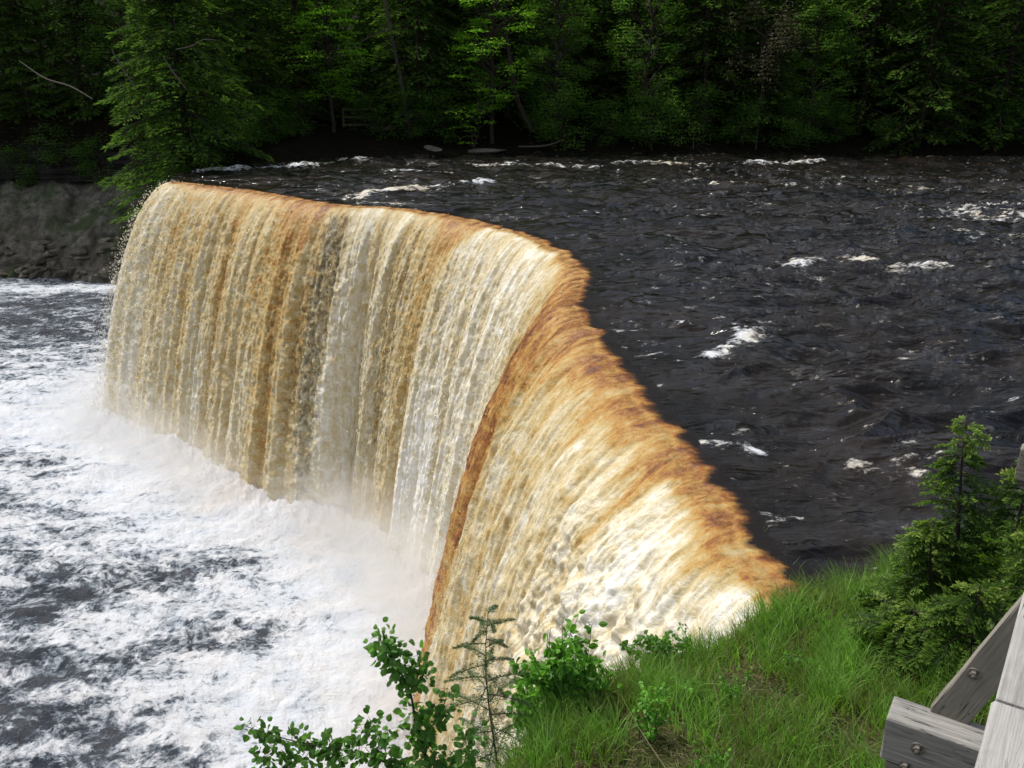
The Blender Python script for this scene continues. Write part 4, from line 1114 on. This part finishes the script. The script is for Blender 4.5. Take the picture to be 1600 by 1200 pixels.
for q, (ex, ey, lab) in enumerate([(2.1, 7.0, 'low weed with small leaves in the middle of the grass'), (2.9, 7.6, 'low weed near the lowest cedar'), (1.9, 8.1, 'low weed on the crest of the grass bank'), (1.6, 5.9, 'low weed at the bottom edge of the grass')]):
    eo = (ex, ey, float(nzh([ex], [ey])[0])); rw = random.Random(q)
    leafy('low_plant', eo, [([(0, 0, -.03), (rw.uniform(-.1, .1), rw.uniform(-.1, .1), .13), (rw.uniform(-.22, .22), rw.uniform(-.22, .22), rw.uniform(.18, .34))], .003, .2) for _ in range(9)], .045, 60, M_shrub, lab, 'plant', 500 + q, (.2, .9), .3, .03, wid=.3)
# dry stalks lying in the grass
def stalk(pts, label, r=.004):
    p = []
    for px, py, h in pts:
        v = P(px, py, .35); z = float(nzh([v[0]], [v[1]])[0]) + h; v = P(px, py, z); p.append(v)
    p = np.array(p); o0 = p[0].copy(); t = np.linspace(0, len(p) - 1, 12); q = catmull3(p, t) - o0
    V, F = tube([(q, np.linspace(r, r * .4, 12))], 5); o = mk('dry_stalk', V, F, M_pale2, smooth=True); o.location = o0
    tag(o, label, 'stalk', 'dry stalks in the grass')
M_pale2 = bark_mat('straw', (.16, .13, .07), (.30, .26, .16), 20)
stalk([(1040, 1200, .15), (1000, 1140, .25), (970, 1085, .35)], 'longest pale dry stalk leaning left at the bottom of the grass')
stalk([(1225, 1150, .05), (1240, 1125, .15), (1235, 1100, .22)], 'crooked dry stalk on the brown patch left of the beam')
stalk([(1320, 985, .15), (1350, 978, .18), (1365, 970, .2)], 'short pale straw lying flat in the grass by the cedars')
stalk([(1115, 1165, .1), (1125, 1120, .25), (1112, 1060, .35)], 'thin dry stalk standing in the middle of the grass')
stalk([(1282, 985, .05), (1280, 965, .15), (1282, 950, .22)], 'short upright dry stem in mid grass')

# ------------------------------------------------------------------ mist at the foot of the falls
def build_mist():
    n = NT('waterfall_mist')
    p = n.pos()
    tot = None
    cen = []
    for u, k_, h, w in ((1.5, 1.0, 2.8, 3.4), (6, 1.0, 2.4, 3.4), (12, .9, 2.2, 3.4), (18, .9, 2.4, 3.4), (23.5, .9, 2.7, 3.4), (28, .95, 2.4, 3.2), (32, 1.0, 2.8, 3.0), (36, .9, 2.6, 2.8), (40, .7, 2.2, 2.6)):
        q = lip_at(np.array([u]))[0] + nrm_at(np.array([u]))[0] * (throw(np.array([u]))[0] + .5)
        cen.append((q[0], q[1], -HF + .4, w, h, k_))
    for (x, y, z, w, h, k_) in cen:
        d = n.vmath('MULTIPLY', n.vmath('SUBTRACT', p, (x, y, z)).outputs[0], (1 / w, 1 / w, 1 / h))
        l = n.n('ShaderNodeVectorMath', {0: d.outputs[0]}, operation='LENGTH').outputs['Value']
        gss = n.math('MULTIPLY', n.mr(l, 0.1, 1.6, 1, 0, smooth=True), k_)
        tot = gss if tot is None else n.math('ADD', tot, gss)
    nz = n.noise(p, .8, 3, .6)
    dens = n.math('MULTIPLY', n.math('MULTIPLY', tot, n.mr(nz.outputs[0], .3, .7, .05, 2.0)), .23)
    v = n.n('ShaderNodeVolumePrincipled', {'Color': (1, .99, .97), 'Density': dens, 'Anisotropy': .2})
    m = n.done(v, True)
    o = mk('mist', [(x, y, z) for x in (-33, 1.5) for y in (17, 60) for z in (-HF - .6, -HF + 5.6)],
           [[0, 1, 3, 2], [4, 6, 7, 5], [0, 4, 5, 1], [2, 3, 7, 6], [0, 2, 6, 4], [1, 5, 7, 3]], m)
    tag(o, 'white spray mist rising from the foot of the falls', 'mist', kind='stuff')
build_mist()

# ------------------------------------------------------------------ light
w = bpy.data.worlds.new('World'); sc.world = w; w.use_nodes = True
nt_ = w.node_tree; bg = nt_.nodes['Background']
sky = nt_.nodes.new('ShaderNodeTexSky'); sky.sky_type = 'NISHITA'; sky.sun_disc = False
sd = Vector((-.64, .42, 1.15)).normalized()
sky.sun_elevation = math.asin(sd.z); sky.sun_rotation = math.atan2(sd.x, sd.y)
sky.air_density = 1.0; sky.dust_density = 2.5; sky.ozone_density = 1.0
tc = nt_.nodes.new('ShaderNodeTexCoord'); mp = nt_.nodes.new('ShaderNodeMapping'); mp.inputs['Scale'].default_value = (1, 1, 2.2)
nz_ = nt_.nodes.new('ShaderNodeTexNoise'); nz_.inputs['Scale'].default_value = 2.6; nz_.inputs['Detail'].default_value = 7; nz_.inputs['Roughness'].default_value = .6
cr_ = nt_.nodes.new('ShaderNodeMapRange'); cr_.inputs[1].default_value = .50; cr_.inputs[2].default_value = .60
mx_ = nt_.nodes.new('ShaderNodeMix'); mx_.data_type = 'RGBA'; mx_.inputs[7].default_value = (8.8, 8.8, 8.7, 1)
L_ = nt_.links.new
L_(tc.outputs['Generated'], mp.inputs[0]); L_(mp.outputs[0], nz_.inputs['Vector']); L_(nz_.outputs[0], cr_.inputs[0]); L_(cr_.outputs[0], mx_.inputs[0])
L_(sky.outputs[0], mx_.inputs[6]); L_(mx_.outputs[2], bg.inputs[0]); bg.inputs[1].default_value = .11
sl = bpy.data.lights.new('sun', 'SUN'); sl.energy = 3.9; sl.angle = rad(1.5); sl.color = (1, .965, .92)
so_ = bpy.data.objects.new('sun', sl); col.objects.link(so_); so_.rotation_euler = sd.to_track_quat('Z', 'Y').to_euler()
sc.view_settings.view_transform = 'Standard'; sc.view_settings.look = 'None'; sc.view_settings.exposure = 0; sc.view_settings.gamma = 1
sc.cycles.use_denoising = True
sc.cycles.max_bounces = 8; sc.cycles.volume_bounces = 2; sc.cycles.transparent_max_bounces = 8
sc.cycles.volume_step_rate = 2.0; sc.cycles.volume_max_steps = 128
